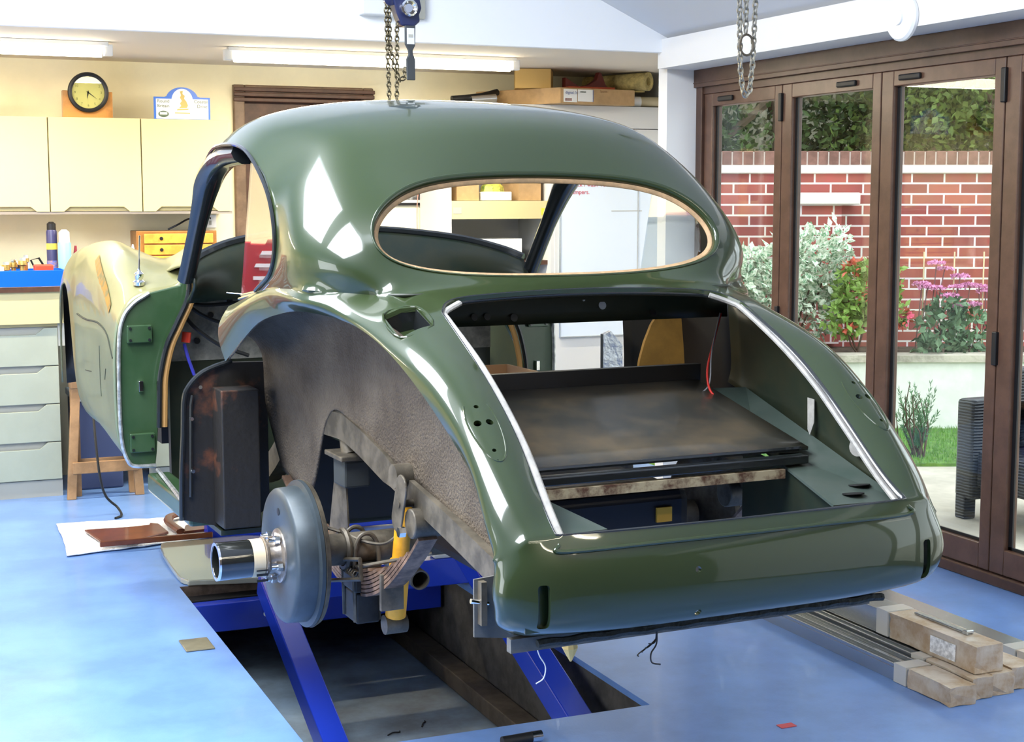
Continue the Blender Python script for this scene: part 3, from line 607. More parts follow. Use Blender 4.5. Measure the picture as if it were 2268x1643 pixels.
# --- running gear on the left, axle, right side
DRUM = mat('grey_drum_paint', (.036, .048, .056), .42, metal=.2, noise=.2, nscale=6)
for s in (-1, 1):
    r_ = Vector((s*.595, 0, .579)); ax = (s, 0, 0)
    dr = cp('brake_drum', lathe(B(), r_, ax, [(.018, .178), (.020, .192), (.030, .192), (.034, .178), (.080, .175), (.086, .170), (.089, .158), (.089, .085), (.086, .08), (.086, .02)], 72), DRUM)
    cp('drum_backplate', lathe(B(), r_, ax, [(-.006, .06), (-.004, .16), (.006, .188), (.018, .194), (.019, .17)], 64), GREY)
    cp('drum_adjuster_hole', lathe(B(), r_+Vector((s*.0895, -.01, .118)), ax, [(0, .010), (.001, .010)], 16), BLACK)
    hb_ = cp('wheel_hub', lathe(B(), r_, ax, [(.082, .072), (.090, .070), (.093, .052), (.105, .045), (.12, .045), (.125, .052), (.130, .054), (.134, .046)], 40), mat('worn_hub_steel', (.30, .26, .22), .3, metal=.7, noise=.3, nscale=20))
    for k in range(5):
        t = 2*PI*k/5+.9; c = r_+Vector((s*.095, math.cos(t)*.060, math.sin(t)*.060))
        n_ = obj('wheel_stud', cyl(B(), c, c+Vector((s*.028, 0, 0)), .006, seg=10), CHROME, hb_, True)
        obj('wheel_nut', cyl(B(), c, c+Vector((s*.013, 0, 0)), .011, seg=6), CHROME, hb_)
    if s == -1:
        cp('hub_tape_wrap', lathe(B(), r_, ax, [(.132, .046), (.134, .0495), (.165, .0495), (.166, .046)], 40), mat('masking_tape', (.62, .50, .32), .7))
        cp('hub_tube', lathe(B(), r_, ax, [(.164, .049), (.250, .049), (.252, .046), (.252, .041), (.19, .040)], 40, cap=False), mat('black_gloss_tube', (.012, .013, .012), .15, coat=.8))
        cp('hub_tube_lip', lathe(B(), r_, ax, [(.249, .0495), (.254, .0495), (.254, .042), (.249, .042)], 40, cap=False), CHROME)
        for z, dz in ((.560, .004), (.545, .004), (.573, .002)):
            cp('tape_lettering', bx(-.755, -.725, -.0505, -.049, z-.018, z-.018+dz*1.6), BLACK, False)
    # leaf spring
    main = [(.66, .66), (.45, .565), (.25, .495), (.08, .462), (-.08, .470), (-.24, .53), (-.38, .622), (-.475, .700)]
    sp = B(); path = spl([(0, y, z) for y, z in main], 8)
    LS = mat('rusty_spring_steel', (.10, .06, .04), .55, metal=.3, nscale=22, col2=(.28, .17, .11), cr=(.4, .65))
    leafs = B(); L_ = len(path)
    for k in range(7):
        a = 0 if k == 0 else int(L_*.08+k*2.2); e = L_-(0 if k == 0 else int(3+k*3.0)); pp = path[a:e]
        rs = []
        for i, p in enumerate(pp):
            d = (pp[min(i+1, len(pp)-1)]-pp[max(i-1, 0)]).normalized(); nn = Vector((0, -d.z, d.y))
            c = p-nn*(.0105*k)
            rs.append([c+Vector((s*(.455+dx), 0, 0))+nn*dz for dx, dz in ((-.024, -.004), (.024, -.004), (.024, .004), (-.024, .004))])
        rings(leafs, rs)
    cp('leaf_spring', leafs, LS, False)
    b = B(); box(b, *(sorted((s*.425, s*.49))), -.055, .055, .385, .468); box(b, *(sorted((s*.42, s*.495))), -.06, .06, .470, .545)
    cp('spring_saddle', b, OIL, False, bevel=.005)
    b = B()
    for y in (-.045, .045): tube(b, spl([(s*.425, y, .39), (s*.425, y, .58), (s*.4575, y, .625), (s*.49, y, .58), (s*.49, y, .39)], 6), .006, 8)
    cp('u_bolt', b, GREY)
    cp('spring_clip', bx(*(sorted((s*.425, s*.487))), -.235, -.222, .465, .56), GREY, False, bevel=.002)
    cp('spring_eye_bush', cyl(B(), (s*.385, -.455, .735), (s*.492, -.455, .735), .036, seg=28), GREY, bevel=.003)
    cp('shackle_plate', prism(B(), rrect(-.032, .032, -.075, .075, .03), (s*.496, -.405, .775), (0, .93, .37), (0, -.37, .93), (s*.006, 0, 0)), GREY, False, bevel=.002)
    cp('shackle_upper_bush', cyl(B(), (s*.40, -.355, .832), (s*.497, -.355, .832), .030, seg=28), GREY)
    cp('shackle_pin', cyl(B(), (s*.42, -.41, .775), (s*.505, -.41, .775), .009, seg=14), GREY)
    cp('shackle_nut', cyl(B(), (s*.502, -.445, .715), (s*.518, -.445, .715), .013, seg=6), CHROME, False)
    # damper
    YL = mat('yellow_damper_paint', (.78, .36, .02), .45, noise=.12, nscale=14)
    a_, b_ = Vector((s*.395, -.085, .385)), Vector((s*.395, -.17, .73)); d_ = (b_-a_)
    if s == 1: b_ = Vector((s*.395, -.13, .60)); d_ = b_-a_; YL = OIL
    sa = cp('shock_absorber', cyl(B(), a_+d_*.07, a_+d_*.52, .0275, seg=24), YL)
    obj('upper_tube', cyl(B(), a_+d_*.50, a_+d_*.94, .022, seg=24), YL, sa, True)
    obj('lower_eye', cyl(B(), a_+Vector((-.03, 0, 0)), a_+Vector((.03, 0, 0)), .026, seg=20), GREY, sa, True)
    # chassis rail
    rl = B(); pth = spl([(s*.43, 1.45, .56), (s*.42, 1.0, .62), (s*.42, .62, .83), (s*.425, .25, .875), (s*.432, .05, .868), (s*.437, -.25, .815), (s*.445, -.6, .765), (s*.452, -.915, .715)], 6)
    rs = []
    for i, p in enumerate(pth):
        d = (pth[min(i+1, len(pth)-1)]-pth[max(i-1, 0)]).normalized(); nn = Vector((0, -d.z, d.y))*(1 if d.y > 0 else -1)
        h = .036 if i < 30 else .030
        rs.append([p+Vector((dx, 0, 0))+nn*dz for dx, dz in ((-.026, -h), (.026, -h), (.026, h), (-.026, h))])
    rings(rl, rs, cap=False); cp('chassis_rail', rl, GREY, False, solid=.004)
    cp('axle_bump_stop', bx(*(sorted((s*.385, s*.46))), .12, .22, .715, .79), mat('rubber_stop', (.035, .04, .04), .6), False, bevel=.006)
    cp('bump_stop_plate', bx(*(sorted((s*.375, s*.475))), .10, .25, .792, .806), GREY, False, bevel=.003)
    cp('bump_stop_stay', prism(B(), [(.15, .79), (.22, .79), (.30, .545), (.12, .545)], (s*.445, 0, 0), (0, 1, 0), (0, 0, 1), (s*.005, 0, 0)), GREY, False)
    cp('bump_stop_arm', tube(B(), [(s*.42, .18, .80), (s*.425, .22, .90)], [.028, .02], 10), GREY)
    cp('handbrake_fork', tube(B(), [(s*.53, .04, .545), (s*.50, -.115, .575), (s*.50, -.125, .525), (s*.53, .05, .485)], .006, 6), GREY)
    cp('handbrake_spring', tube(B(), [(s*(.50)+.010*math.cos(t*.9), .03-.0022*t, .527+.010*math.sin(t*.9)) for t in range(56)], .0022, 5), GREY)
    cp('handbrake_rod', cyl(B(), (s*.50, -.10, .552), (s*.33, -.19, .590), .005, seg=8), GREY)
    cp('brake_pipe', tube(B(), spl([(s*.55, .05, .635), (s*.50, .0, .62), (s*.46, -.06, .605), (s*.43, -.12, .612), (s*.40, -.15, .645), (s*.38, -.16, .67), (s*.32, -.12, .69)], 7), .0045, 6), GREY)
cp('rear_axle_tube', cyl(B(), (-.57, 0, .579), (.57, 0, .579), .042, seg=28), GREY)
cp('axle_clamp', tube(B(), [(-.505+.0, math.cos(2*PI*k/16)*.05, .579+math.sin(2*PI*k/16)*.05) for k in range(16)], .008, 6, closed=True), GREY)
b = B(); bmesh.ops.create_uvsphere(b, u_segments=28, v_segments=16, radius=.125); bmesh.ops.transform(b, matrix=Matrix.Translation((.06, 0, .575)) @ Matrix.Diagonal((.9, 1.1, 1, 1)), verts=b.verts)
cp('differential_housing', b, OIL)
cp('exhaust_pipe', lathe(B(), (-.30, .40, .50), (0, -1, -.05), [(0, .027), (.43, .027), (.43, .023), (.1, .023)], 24, cap=False), GREY, solid=.001)
cp('front_chassis_legs', bx(-.46, -.38, 1.45, 3.2, .55, .63), BLACK, False)
cp('front_chassis_legs', bx(.38, .46, 1.45, 3.2, .55, .63), BLACK, False)
cp('front_crossmember', bx(-.5, .5, 2.3, 2.5, .52, .62), BLACK, False)
b = prism(B(), [(-.533, .715), (-.46, .72), (-.385, .642), (-.323, .585), (-.328, .562), (-.533, .592)], (0, -.93, 0), (1, 0, 0), (0, 0, 1), (0, .005, 0))
PLATE = mat('dusty_grey_plate', (.13, .125, .11), .65, noise=.2, nscale=10)
cp('bumper_support_plate', b, PLATE, False)
cp('bumper_bracket', bx(-.525, -.512, -.95, -.93, .62, .712), GREY, False)
cp('bracket_bolt', cyl(B(), (-.545, -.94, .673), (-.505, -.94, .665), .0055, seg=10), CHROME)
cp('lower_valance_strip', bx(-.50, .40, -1.04, -1.02, .583, .612), PLATE, False)
cp('seam_sealer_bead', tube(B(), [(x, -1.06, .603+.0015*math.sin(x*70)) for x in np.linspace(-.45, .42, 60)], .009, 6), mat('black_sealer', (.02, .022, .018), .7, bump=.8, bscale=60))
# firewall wiring
WB = mat('black_cable', (.01, .01, .01), .5)
for k, pts in enumerate([[(-.60, 1.52, 1.17), (-.52, 1.5, 1.10), (-.42, 1.5, 1.06), (-.30, 1.5, 1.05)], [(-.60, 1.50, 1.14), (-.55, 1.48, 1.06), (-.46, 1.47, .99), (-.36, 1.46, .95)], [(-.58, 1.5, 1.14), (-.50, 1.5, 1.13), (-.40, 1.5, 1.135), (-.30, 1.5, 1.15)]]):
    cp('wiring_loom', tube(B(), spl(pts, 8), .007, 6), WB)
cp('red_connector', cyl(B(), (-.575, 1.47, 1.04), (-.58, 1.47, 1.005), .016, seg=12), mat('red_plastic', (.85, .05, .02), .4))
cp('blue_wire', tube(B(), spl([(-.585, 1.47, 1.0), (-.575, 1.46, .95), (-.555, 1.46, .89)], 6), .006, 6), mat('blue_wire_sleeve', (.03, .03, .35), .5))
cp('fine_wire', tube(B(), spl([(-.50, 1.2, 1.19), (-.44, 1.15, 1.18), (-.40, 1.1, 1.13), (-.37, 1.08, 1.10)], 6), .0015, 5), CHROME)
for a, z in ((-.47, 1.09), (-.40, 1.14), (-.34, 1.13), (-.52, 1.00), (-.43, .98)): cp('bulkhead_grommet', lathe(B(), (a, 1.558, z), (0, -1, 0), [(0, .011), (.004, .011)], 12), BLACK)
cp('steering_column', tube(B(), [(-.40, .95, 1.20), (-.36, 1.5, 1.08)], .012, 8), mat('rusty_column', (.12, .03, .02), .5))
# aerial
an = cp('aerial_base', lathe(B(), (-.725, 1.52, 1.205), (0, -.15, 1), [(0, .020), (.012, .020), (.018, .012), (.030, .016), (.040, .016), (.05, .006), (.06, .004)], 20), CHROME)
obj('aerial_mast', cyl(B(), (-.725, 1.51, 1.26), (-.722, 1.50, 1.375), .0035, seg=8), CHROME, an, True)
for p in ((-.16, -1.04, .60, 5), ):
    for k in range(4): cp('hanging_wire', tube(B(), spl([(-.165, -1.05, .605), (-.167, -1.05, .575), (-.175-.012*k, -1.055, .568-.006*k), (-.19-.008*k, -1.06, .570-.008*k)], 5), .0014, 5), WB)
cp('hanging_wire', tube(B(), spl([(-.165, -1.05, .60), (-.165, -1.05, .565), (-.178, -1.05, .545), (-.176, -1.05, .525), (-.155, -1.05, .518)], 6), .0018, 5), WB)
cp('hanging_white_wire', tube(B(), spl([(-.40, -.95, .565), (-.392, -.95, .54), (-.378, -.95, .515), (-.382, -.95, .49), (-.40, -.95, .48)], 6), .0014, 5), mat('white_wire', (.7, .72, .7), .5))
cp('torn_foam', lathe(B(), (-.34, -.99, .572), (.05, 0, -1), [(0, .015), (.01, .017), (.025, .010), (.04, .002)], 9), mat('yellow_foam', (.60, .42, .15), .9), False)
# things resting inside the car body
yb = obj('foam_board', prism(B(), [(.60, .840), (.40, .840), (.44, .982), (.448, 1.03), (.463, 1.08), (.485, 1.13), (.505, 1.158), (.60, 1.157)], (0, .10, 0), (1, 0, 0), (0, 0, 1), (0, .012, 0)), OCHRE)
yb.matrix_world = car.matrix_basis; tag(yb, 'ochre yellow board with a curved side standing upright behind the open boot', 'board')
cbx = B(); x0, x1, y0, y1, z0, z1 = -.18, .19, .14, .47, .839, .992; t = .006
for q in ((x0, x1, y0, y0+t, z0, z1), (x0, x1, y1-t, y1, z0, z1), (x0, x0+t, y0, y1, z0, z1), (x1-t, x1, y0, y1, z0, z1), (x0, x1, y0, y1, z0, z0+t)): box(cbx, *q)
cb = obj('cardboard_box', cbx, mat('bare_card', (.55, .36, .20), .8)); cb.matrix_world = car.matrix_basis
tag(cb, 'open cardboard box sitting inside the car behind the boot opening', 'box')
cp('rear_seat_pan', bx(-.42, .62, -.2, .72, .82, .838), INNER, False)
v, f = gridsurf([[(.556, -.22, 1.24), (.575, .05, 1.24), (.60, .30, 1.23), (.62, .52, 1.19)], [(.575, -.22, 1.0), (.60, .05, 1.0), (.615, .30, 1.0), (.63, .52, 1.0)], [(.58, -.22, .84), (.60, .05, .84), (.615, .30, .84), (.63, .52, .84)]], 3, 3)
cp('rear_quarter_inner_panel', (v, f), BLACK, 'all', solid=.004, off=0)
cp('void_shade_panel', bx(-.42, .62, .70, .72, .49, .82), BLACK, False)  # black sheet added to stand for the shade in the void behind the arch
# ---------------------------------------------------------------- vehicle lift in the pit
lift = thing('vehicle_lift', 'blue steel scissor lift with sloping arms folded out of the pit under the car', 'vehicle lift', (1.56, 4.8, -.38))
def lp_(name, bm, m=BLUE, bev=.004): o = obj(name, bm, m, lift, bevel=bev); o.matrix_parent_inverse = Matrix.Translation((-1.56, -4.8, .38)); return o
def arm(p, q, wd, h):
    p, q = Vector(p), Vector(q); d = (q-p).normalized(); n = Vector((0, -d.z, d.y)); rs = []
    for c in (p, q): rs.append([c+Vector((dx, 0, 0))+n*dz for dx, dz in ((0, 0), (wd, 0), (wd, -h), (0, -h))])
    return rings(B(), rs)
lp_('lift_arm', arm((1.30, 4.47, -.365), (1.30, 5.55, .08), .085, .09))
lp_('lift_arm', arm((1.92, 3.862, -.18), (1.92, 5.3, .36), .085, .09))
lp_('crossbeam', bx(1.055, 2.06, 5.60, 5.66, -.145, -.035)); lp_('crossbeam', bx(1.50, 2.40, 5.36, 5.44, .01, .115))
lp_('crossbeam', bx(1.30, 2.30, 6.50, 6.57, .01, .12))
lp_('rubber_pad', bx(1.052, 1.55, 5.68, 5.76, -.07, -.035), BLACK)
lp_('bolt', cyl(B(), (1.335, 5.60, -.085), (1.335, 5.575, -.085), .012, seg=10), CHROME, 0)
lp_('slide_rail', bx(1.98, 2.07, 3.86, 6.3, -.375, -.31), mat('dusty_brown_channel', (.09, .07, .05), .7, noise=.3, nscale=8))
lp_('guide_plate', bx(1.95, 2.12, 5.37, 5.43, .116, .13), mat('pale_steel_plate', (.5, .53, .58), .4))
# ---------------------------------------------------------------- things on the floor
t = bx(.903, 1.0, 4.913, 5.05, .0005, .006); tag(obj('floor_socket_cover', t, mat('worn_brass_plate', (.20, .18, .12), .45, metal=.4, noise=.2), bevel=.003), 'small square brass coloured plate let into the blue floor beside the pit', 'floor plate')
TW = mat('white_towelling', (.86, .87, .88), .95, bump=.9, bscale=180)
rows = []
for i in range(9):
    r_ = []
    for j in range(15):
        u_, v_ = i/8, j/14
        a = Vector((.70, 6.46, 0)).lerp(Vector((1.36, 6.56, 0)), v_); b_ = Vector((.73, 7.12, 0)).lerp(Vector((1.43, 7.02, 0)), v_)
        p = a.lerp(b_, u_); p.x += random.uniform(-.006, .006); p.y += random.uniform(-.008, .008); p.z = .006 if i in (0, 8) or j in (0, 14) else .018+random.uniform(-.002, .003)
        r_.append(p)
    rows.append(r_)
v, f = gridsurf(rows, 3, 3)
tag(obj('towel', (v, f), TW, None, 'all', solid=.005, off=1), 'white towel spread flat on the blue floor under brown metal brackets', 'towel')
BRK = mat('brown_primer_metal', (.13, .035, .012), .28, coat=.4, noise=.2, nscale=12)
br = thing('long_bracket', 'long brown painted metal bracket lying on the white towel', 'bracket', (.95, 6.6, .03))
b = prism(B(), [(-.137, .19), (.05, .17), (.145, .18), (.155, .22), (.19, .19), (.20, .0), (.03, -.10), (-.10, -.08)], (0, 0, 0), (1, 0, 0), (0, 1, 0), (0, 0, .012)); obj('plate', b, BRK, br, bevel=.004)
obj('folded_flange', bx(-.112, .37, -.125, -.105, -.004, .02), BRK, br, bevel=.003)
b2 = thing('curved_bracket', 'curved brown painted metal bracket with a cut-out at the end of the white towel', 'bracket', (1.27, 6.74, .03))
arc = spl([(-.07, -.16, .012), (-.09, 0, .02), (-.06, .14, .02), (.03, .20, .016), (.15, .18, .012)], 6)
obj('bowed_flange', tube(B(), arc, .022, 8, flat=.6), BRK, b2, True)
obj('plate', prism(B(), [(-.06, -.17), (.19, -.13), (.16, .04), (.05, .03), (-.03, -.05)], (0, 0, 0), (1, 0, 0), (0, 1, 0), (0, 0, .014)), BRK, b2, bevel=.003)
pl = [(1.055, 5.90), (1.075, 5.79), (1.12, 5.765), (1.56, 5.735), (1.56, 6.42), (1.17, 6.47), (1.08, 6.41)]
pt_ = spl([(x, y, 0) for x, y in pl], 3, True)
tag(obj('polished_panel', prism(B(), [(p.x, p.y) for p in pt_], (0, 0, .002), (1, 0, 0), (0, 1, 0), (0, 0, .022)), mat('beige_glossy_panel', (.42, .42, .34), .16, metal=.35, coat=.8), bevel=.007), 'glossy silvery beige panel with rounded corners lying over the far end of the pit', 'panel')
tag(obj('paper_scrap', bx(2.325, 2.375, 3.52, 3.55, .0005, .002), mat('red_paper', (.60, .09, .10), .7)), 'tiny red scrap on the blue floor in the foreground', 'scrap')
b = thing('torch', 'small dark torch with shiny rim on the floor at the near edge of the pit', 'torch', (1.585, 3.70, .016))
obj('barrel', cyl(B(), (-.05, -.005, 0), (.04, .0, 0), .015, seg=16), BLACK, b, True); obj('head', cyl(B(), (.04, 0, 0), (.07, 0, 0), .0155, seg=16), CHROME, b, True)
for k, (x, y, a, lab) in enumerate(((1.62, 4.9, .3, 'short black cable tie scrap on the pit floor between the blue arms'), (1.78, 4.75, -.4, 'bent black scrap on the pit floor nearer the right blue arm'), (1.17, 4.6, .2, 'short black scrap on the pit floor left of the blue arm'), (1.75, 4.95, 1.0, 'tiny curled black scrap furthest back on the pit floor'))):
    d = Vector((math.cos(a), math.sin(a), 0)); c = Vector((x, y, -.377))
    tag(obj('cable_scrap', tube(B(), spl([c-d*.025, c+Vector((0, .004, .003)), c+d*.025, c+d*.03+Vector((0, .008, 0))], 4), .0025, 6), BLACK), lab, 'scrap')
# aluminium rails
CARDW = mat('worn_taped_cardboard', (.42, .29, .17), .45, nscale=9, col2=(.60, .52, .42), cr=(.4, .62), coat=.3)
def rail(x, y0, y1, wd, h, z, cl, label, style):
    r_ = thing('aluminium_rail', label, 'rail', (x, y0, z), 0, None)
    b = B()
    if style == 0:
        box(b, 0, wd, cl, y1-y0, 0, h*.8); box(b, 0, .006, cl, y1-y0, h*.8, h); box(b, wd-.006, wd, cl, y1-y0, h*.8, h); box(b, wd*.42, wd*.58, cl, y1-y0, h*.8, h)
    else:
        box(b, 0, wd, cl, y1-y0, 0, h)
    obj('extrusion', b, ALU, r_, bevel=.0015)
    e = bx(-.004, wd+.004, 0, cl+.06, -.0, h+.004); bmesh.ops.subdivide_edges(e, edges=e.edges, cuts=3)
    for v_ in e.verts: v_.co += Vector((random.uniform(-1, 1), random.uniform(-1, 1), random.uniform(0, 1)))*.003
    obj('cardboard_end', e, CARDW, r_, True)
    obj('tape', bx(-.005, wd+.005, cl+.07, cl+.13, .001, h+.0055), mat('clear_tape', (.62, .60, .55), .2, coat=.6), r_)
    return r_
G_ = None
rail(2.885, 3.475, 6.3, .085, .055, 0, .14, 'lowest aluminium rail with a taped cardboard end nearest the pit', 0)
rail(2.985, 3.50, 6.3, .070, .062, 0, .16, 'aluminium rail with crumpled cardboard cap between two others in the bottom layer', 0)
rail(3.068, 3.51, 6.3, .078, .062, 0, .08, 'bottom aluminium rail under the label-wrapped end box', 1)
rail(3.160, 3.53, 6.3, .085, .065, 0, .10, 'bottom aluminium rail with a bulging rounded cardboard end nearest the glass doors', 0)
rail(3.02, 3.53, 6.2, .095, .080, .068, .36, 'thick top aluminium rail whose long cardboard end carries a white label', 1)
tag(obj('shipping_label', bx(3.0125, 3.0145, 3.62, 3.74, .082, .135), mat('label_print', (.75, .75, .75), .5, noise=.3, nscale=60)), 'white printed label on the side of the top rail cardboard end', 'label')
b = thing('steel_bar_clip', 'flat metal bar lying on the cardboard end of the top rail', 'bar', (3.085, 3.66, .154))
obj('bar', bx(-.012, .012, -.02, .24, 0, .008), ALU, b, bevel=.003); obj('end_stop', bx(-.014, .014, -.02, .0, .0, .014), ALU, b, bevel=.002)
rail(3.34, 3.60, 6.2, .10, .05, 0, .05, 'pale aluminium channel lying apart from the stack beside the glass doors', 1)
# ---------------------------------------------------------------- kitchen style units
CREAM = mat('cream_laminate', (.58, .50, .26), .6)
SAGE = mat('sage_grey_laminate', (.36, .39, .31), .55, noise=.03)
KICK = mat('grey_plinth', (.36, .36, .32), .6)
YB = 7.834
dc = thing('drawer_cabinet', 'grey green base cabinet with four handleless drawers under the cream worktop', 'cabinet', (.54, 8.1, 0))
def cpart(name, bm, m, root, **k):
    o = obj(name, bm, m, root, **k); o.matrix_parent_inverse = Matrix.Translation(-root.location); return o
cpart('carcass', bx(.235, .842, YB+.022, 8.42, .085, .862), KICK, dc); cpart('plinth', bx(.235, .842, YB+.015, YB+.03, 0.0, .085), KICK, dc)
for k in range(4):
    z1 = .857-.193*k; z0 = z1-.188
    cpart('drawer', prism(B(), [(.238, z0), (.840, z0), (.840, z1), (.775, z1), (.735, z1-.032), (.335, z1-.032), (.295, z1), (.238, z1)], (0, YB, 0), (1, 0, 0), (0, 0, 1), (0, .02, 0)), SAGE, dc, bevel=.002)
dc2 = thing('corner_cabinet', 'grey base cabinet further along the bench seen below the green front wing', 'cabinet', (1.5, 8.2, 0))
cpart('carcass', bx(1.30, 1.78, 8.0, 8.42, .085, .862), KICK, dc2); cpart('plinth', bx(1.3, 1.78, 7.99, 8.0, 0, .085), KICK, dc2); cpart('door', bx(1.305, 1.775, 7.98, 8.0, .09, .857), SAGE, dc2, bevel=.002)
wt = thing('workbench_top', 'cream topped workbench with deep cream front panel along the back wall', 'worktop', (.9, 8.1, .88))
cpart('top', bx(-1.5, 1.78, YB-.03, 8.43, 1.045, 1.066), mat('worktop_surface', (.55, .50, .38), .5), wt, bevel=.003)
cpart('front_panel', bx(-1.5, .868, YB-.02, YB+.01, .881, 1.045), CREAM, wt)
cpart('edge_trim', bx(-1.5, .89, YB-.034, YB-.03, 1.04, 1.066), DK, wt)
cpart('support_block', bx(.842, .895, YB+.005, YB+.1, .765, .88), KICK, wt)
cpart('bench_carcass', bx(-1.5, .868, YB+.012, 8.42, .864, 1.045), CREAM, wt)
cpart('end_leg', bx(1.74, 1.78, 8.0, 8.42, .864, 1.045), CREAM, wt)
for n_, x0, x1 in ((0, -.08, .387), (1, .389, .855), (2, .859, 1.324), (3, 1.328, 1.79)):
    lab = ['cream wall cabinet at the far left edge of the back wall', 'cream wall cabinet left of the one below the clock', 'cream wall cabinet directly under the round clock', 'cream wall cabinet under the blue and white rally plaque'][n_]
    wc = thing('wall_cabinet', lab, 'cabinet', ((x0+x1)/2, 8.25, 1.435))
    cpart('carcass', bx(x0, x1, 8.135, 8.43, 1.437, 1.915), CREAM, wc)
    a0 = x0+.065; a1 = x1-.065
    cpart('door', prism(B(), [(x0+.001, 1.433), (a0, 1.433), (a0+.03, 1.458), (a1-.03, 1.458), (a1, 1.433), (x1-.001, 1.433), (x1-.001, 1.917), (x0+.001, 1.917)], (0, 8.114, 0), (1, 0, 0), (0, 0, 1), (0, .019, 0)), CREAM, wc, bevel=.002)
tag(obj('pelmet_strip', bx(-.08, 1.80, 8.12, 8.43, 1.420, 1.434), mat('grey_pelmet', (.25, .22, .19), .6)), 'thin grey board fixed under the row of cream wall cabinets', 'board')
# clock on wooden block
WOODB = mat('orange_oak', (.50, .22, .05), .35, coat=.3, noise=.25, nscale=7)
wbk = thing('wooden_block', 'orange oak block holding up the round clock on the cabinets', 'block', (1.07, 8.21, 1.917))
cpart('block', prism(B(), [(.944, 1.918), (1.197, 1.918), (1.197, 2.054), (.944, 2.058)], (0, 8.19, 0), (1, 0, 0), (0, 0, 1), (0, .05, 0)), WOODB, wbk, bevel=.002)
cpart('foot', bx(.965, 1.04, 8.185, 8.19, 1.918, 1.93), WOODB, wbk); cpart('foot', bx(1.11, 1.19, 8.185, 8.19, 1.918, 1.93), WOODB, wbk)
ck = thing('clock', 'round wall clock with black rim and yellow dial in front of the oak block', 'clock', (1.071, 8.165, 2.048))
def ckp(name, bm, m, **k): return obj(name, bm, m, ck, **k)
ckp('rim', lathe(B(), (0, .02, 0), (0, -1, 0), [(0, .098), (.02, .104), (.03, .100), (.032, .092), (.028, .083), (.020, .082)], 48, cap=False), BLACK, smooth=True)
ckp('dial', lathe(B(), (0, .012, 0), (0, -1, 0), [(0, .084), (.006, .084)], 48), mat('yellow_dial', (.80, .66, .22), .5))
for h in range(12):
    t = 2*PI*h/12; c = Vector((math.sin(t)*.066, .0055, math.cos(t)*.066))
    text('numeral', str(h if h else 12), .018, c+Vector((0, 0, -.006)), FRONT, mat('dial_print', (.25, .22, .05), .6), ck, .0003, 'CENTER')
for ang, ln, wd in ((190, .036, .0045), (126, .056, .003)):
    t = math.radians(ang); d = Vector((math.sin(t), 0, math.cos(t))); s_ = Vector((d.z, 0, -d.x))
    b = B(); b.faces.new([b.verts.new(p) for p in (s_*wd+Vector((0, .003, 0)), d*ln+Vector((0, .003, 0)), -s_*wd+Vector((0, .003, 0)), -d*.012+Vector((0, .003, 0)))]); ckp('hand', b, BLACK, solid=.001)
ckp('glass', lathe(B(), (0, -.006, 0), (0, -1, 0), [(0, .083), (.001, .083)], 40), GLASS)
# rally plaque
rp = thing('rally_plaque', 'blue and white arched rally plaque standing on the wall cabinets', 'plaque', (1.556, 8.17, 1.918))
BLU = mat('plaque_blue', (.05, .16, .60), .3); WHT = mat('plaque_white', (.85, .86, .84), .35); INK = mat('print_dark', (.10, .14, .10), .6); INKY = mat('print_gold', (.55, .42, .14), .6)
arcp = [(math.cos(math.radians(a))*.085, .105+math.sin(math.radians(a))*.065) for a in range(15, 166, 10)]
obj('board', prism(B(), [(-.150, 0), (.148, 0), (.148, .118), (.095, .118)]+arcp+[(-.095, .118), (-.150, .118)], (0, 0, 0), (1, 0, 0), (0, 0, 1), (0, .006, 0)), BLU, rp)
arc2 = [(math.cos(math.radians(a))*.056, .10+math.sin(math.radians(a))*.062) for a in range(5, 176, 10)]
obj('face', prism(B(), [(-.138, .004), (.138, .004), (.138, .108)]+[(.056, .108)]+arc2+[(-.056, .108), (-.138, .108)], (0, -.001, 0), (1, 0, 0), (0, 0, 1), (0, .001, 0)), WHT, rp)
for s_, x, z in (('Round', -.132, .088), ('Britain', -.132, .063), ('Coastal', .062, .088), ('Drive', .078, .063)): text('lettering', s_, .024, Vector((x, -.002, z)), FRONT, INK, rp, .0002)
gb_ = [(-.012, .148), (.004, .152), (.002, .135), (.014, .125), (.010, .110), (.022, .095), (.030, .075), (.024, .062), (-.018, .060), (-.006, .072), (-.012, .085), (-.002, .098), (-.012, .115), (-.006, .128)]
obj('map_outline', prism(B(), gb_, (.0, -.0018, 0), (1, 0, 0), (0, 0, 1), (0, .0008, 0)), INKY, rp)
obj('wavy_print', prism(B(), [(-.03, .048), (.03, .052), (.034, .058), (-.026, .056)], (0, -.0018, 0), (1, 0, 0), (0, 0, 1), (0, .0008, 0)), INKY, rp)
ov = [(-.10+math.cos(2*PI*k/24)*.028, .028+math.sin(2*PI*k/24)*.017) for k in range(24)]
obj('club_badge', prism(B(), ov, (0, -.0018, 0), (1, 0, 0), (0, 0, 1), (0, .0008, 0)), INK, rp); obj('badge_band', bx(-.119, -.081, -.0026, -.0018, .025, .037), WHT, rp)
obj('small_print', bx(-.04, .04, -.0024, -.0018, .032, .037), INKY, rp)
tag(obj('orange_frame', bx(.50, .618, 8.18, 8.20, 1.918, 2.03), WOODB), 'edge of an orange wooden object on the wall cabinets at the far left', 'wooden object')
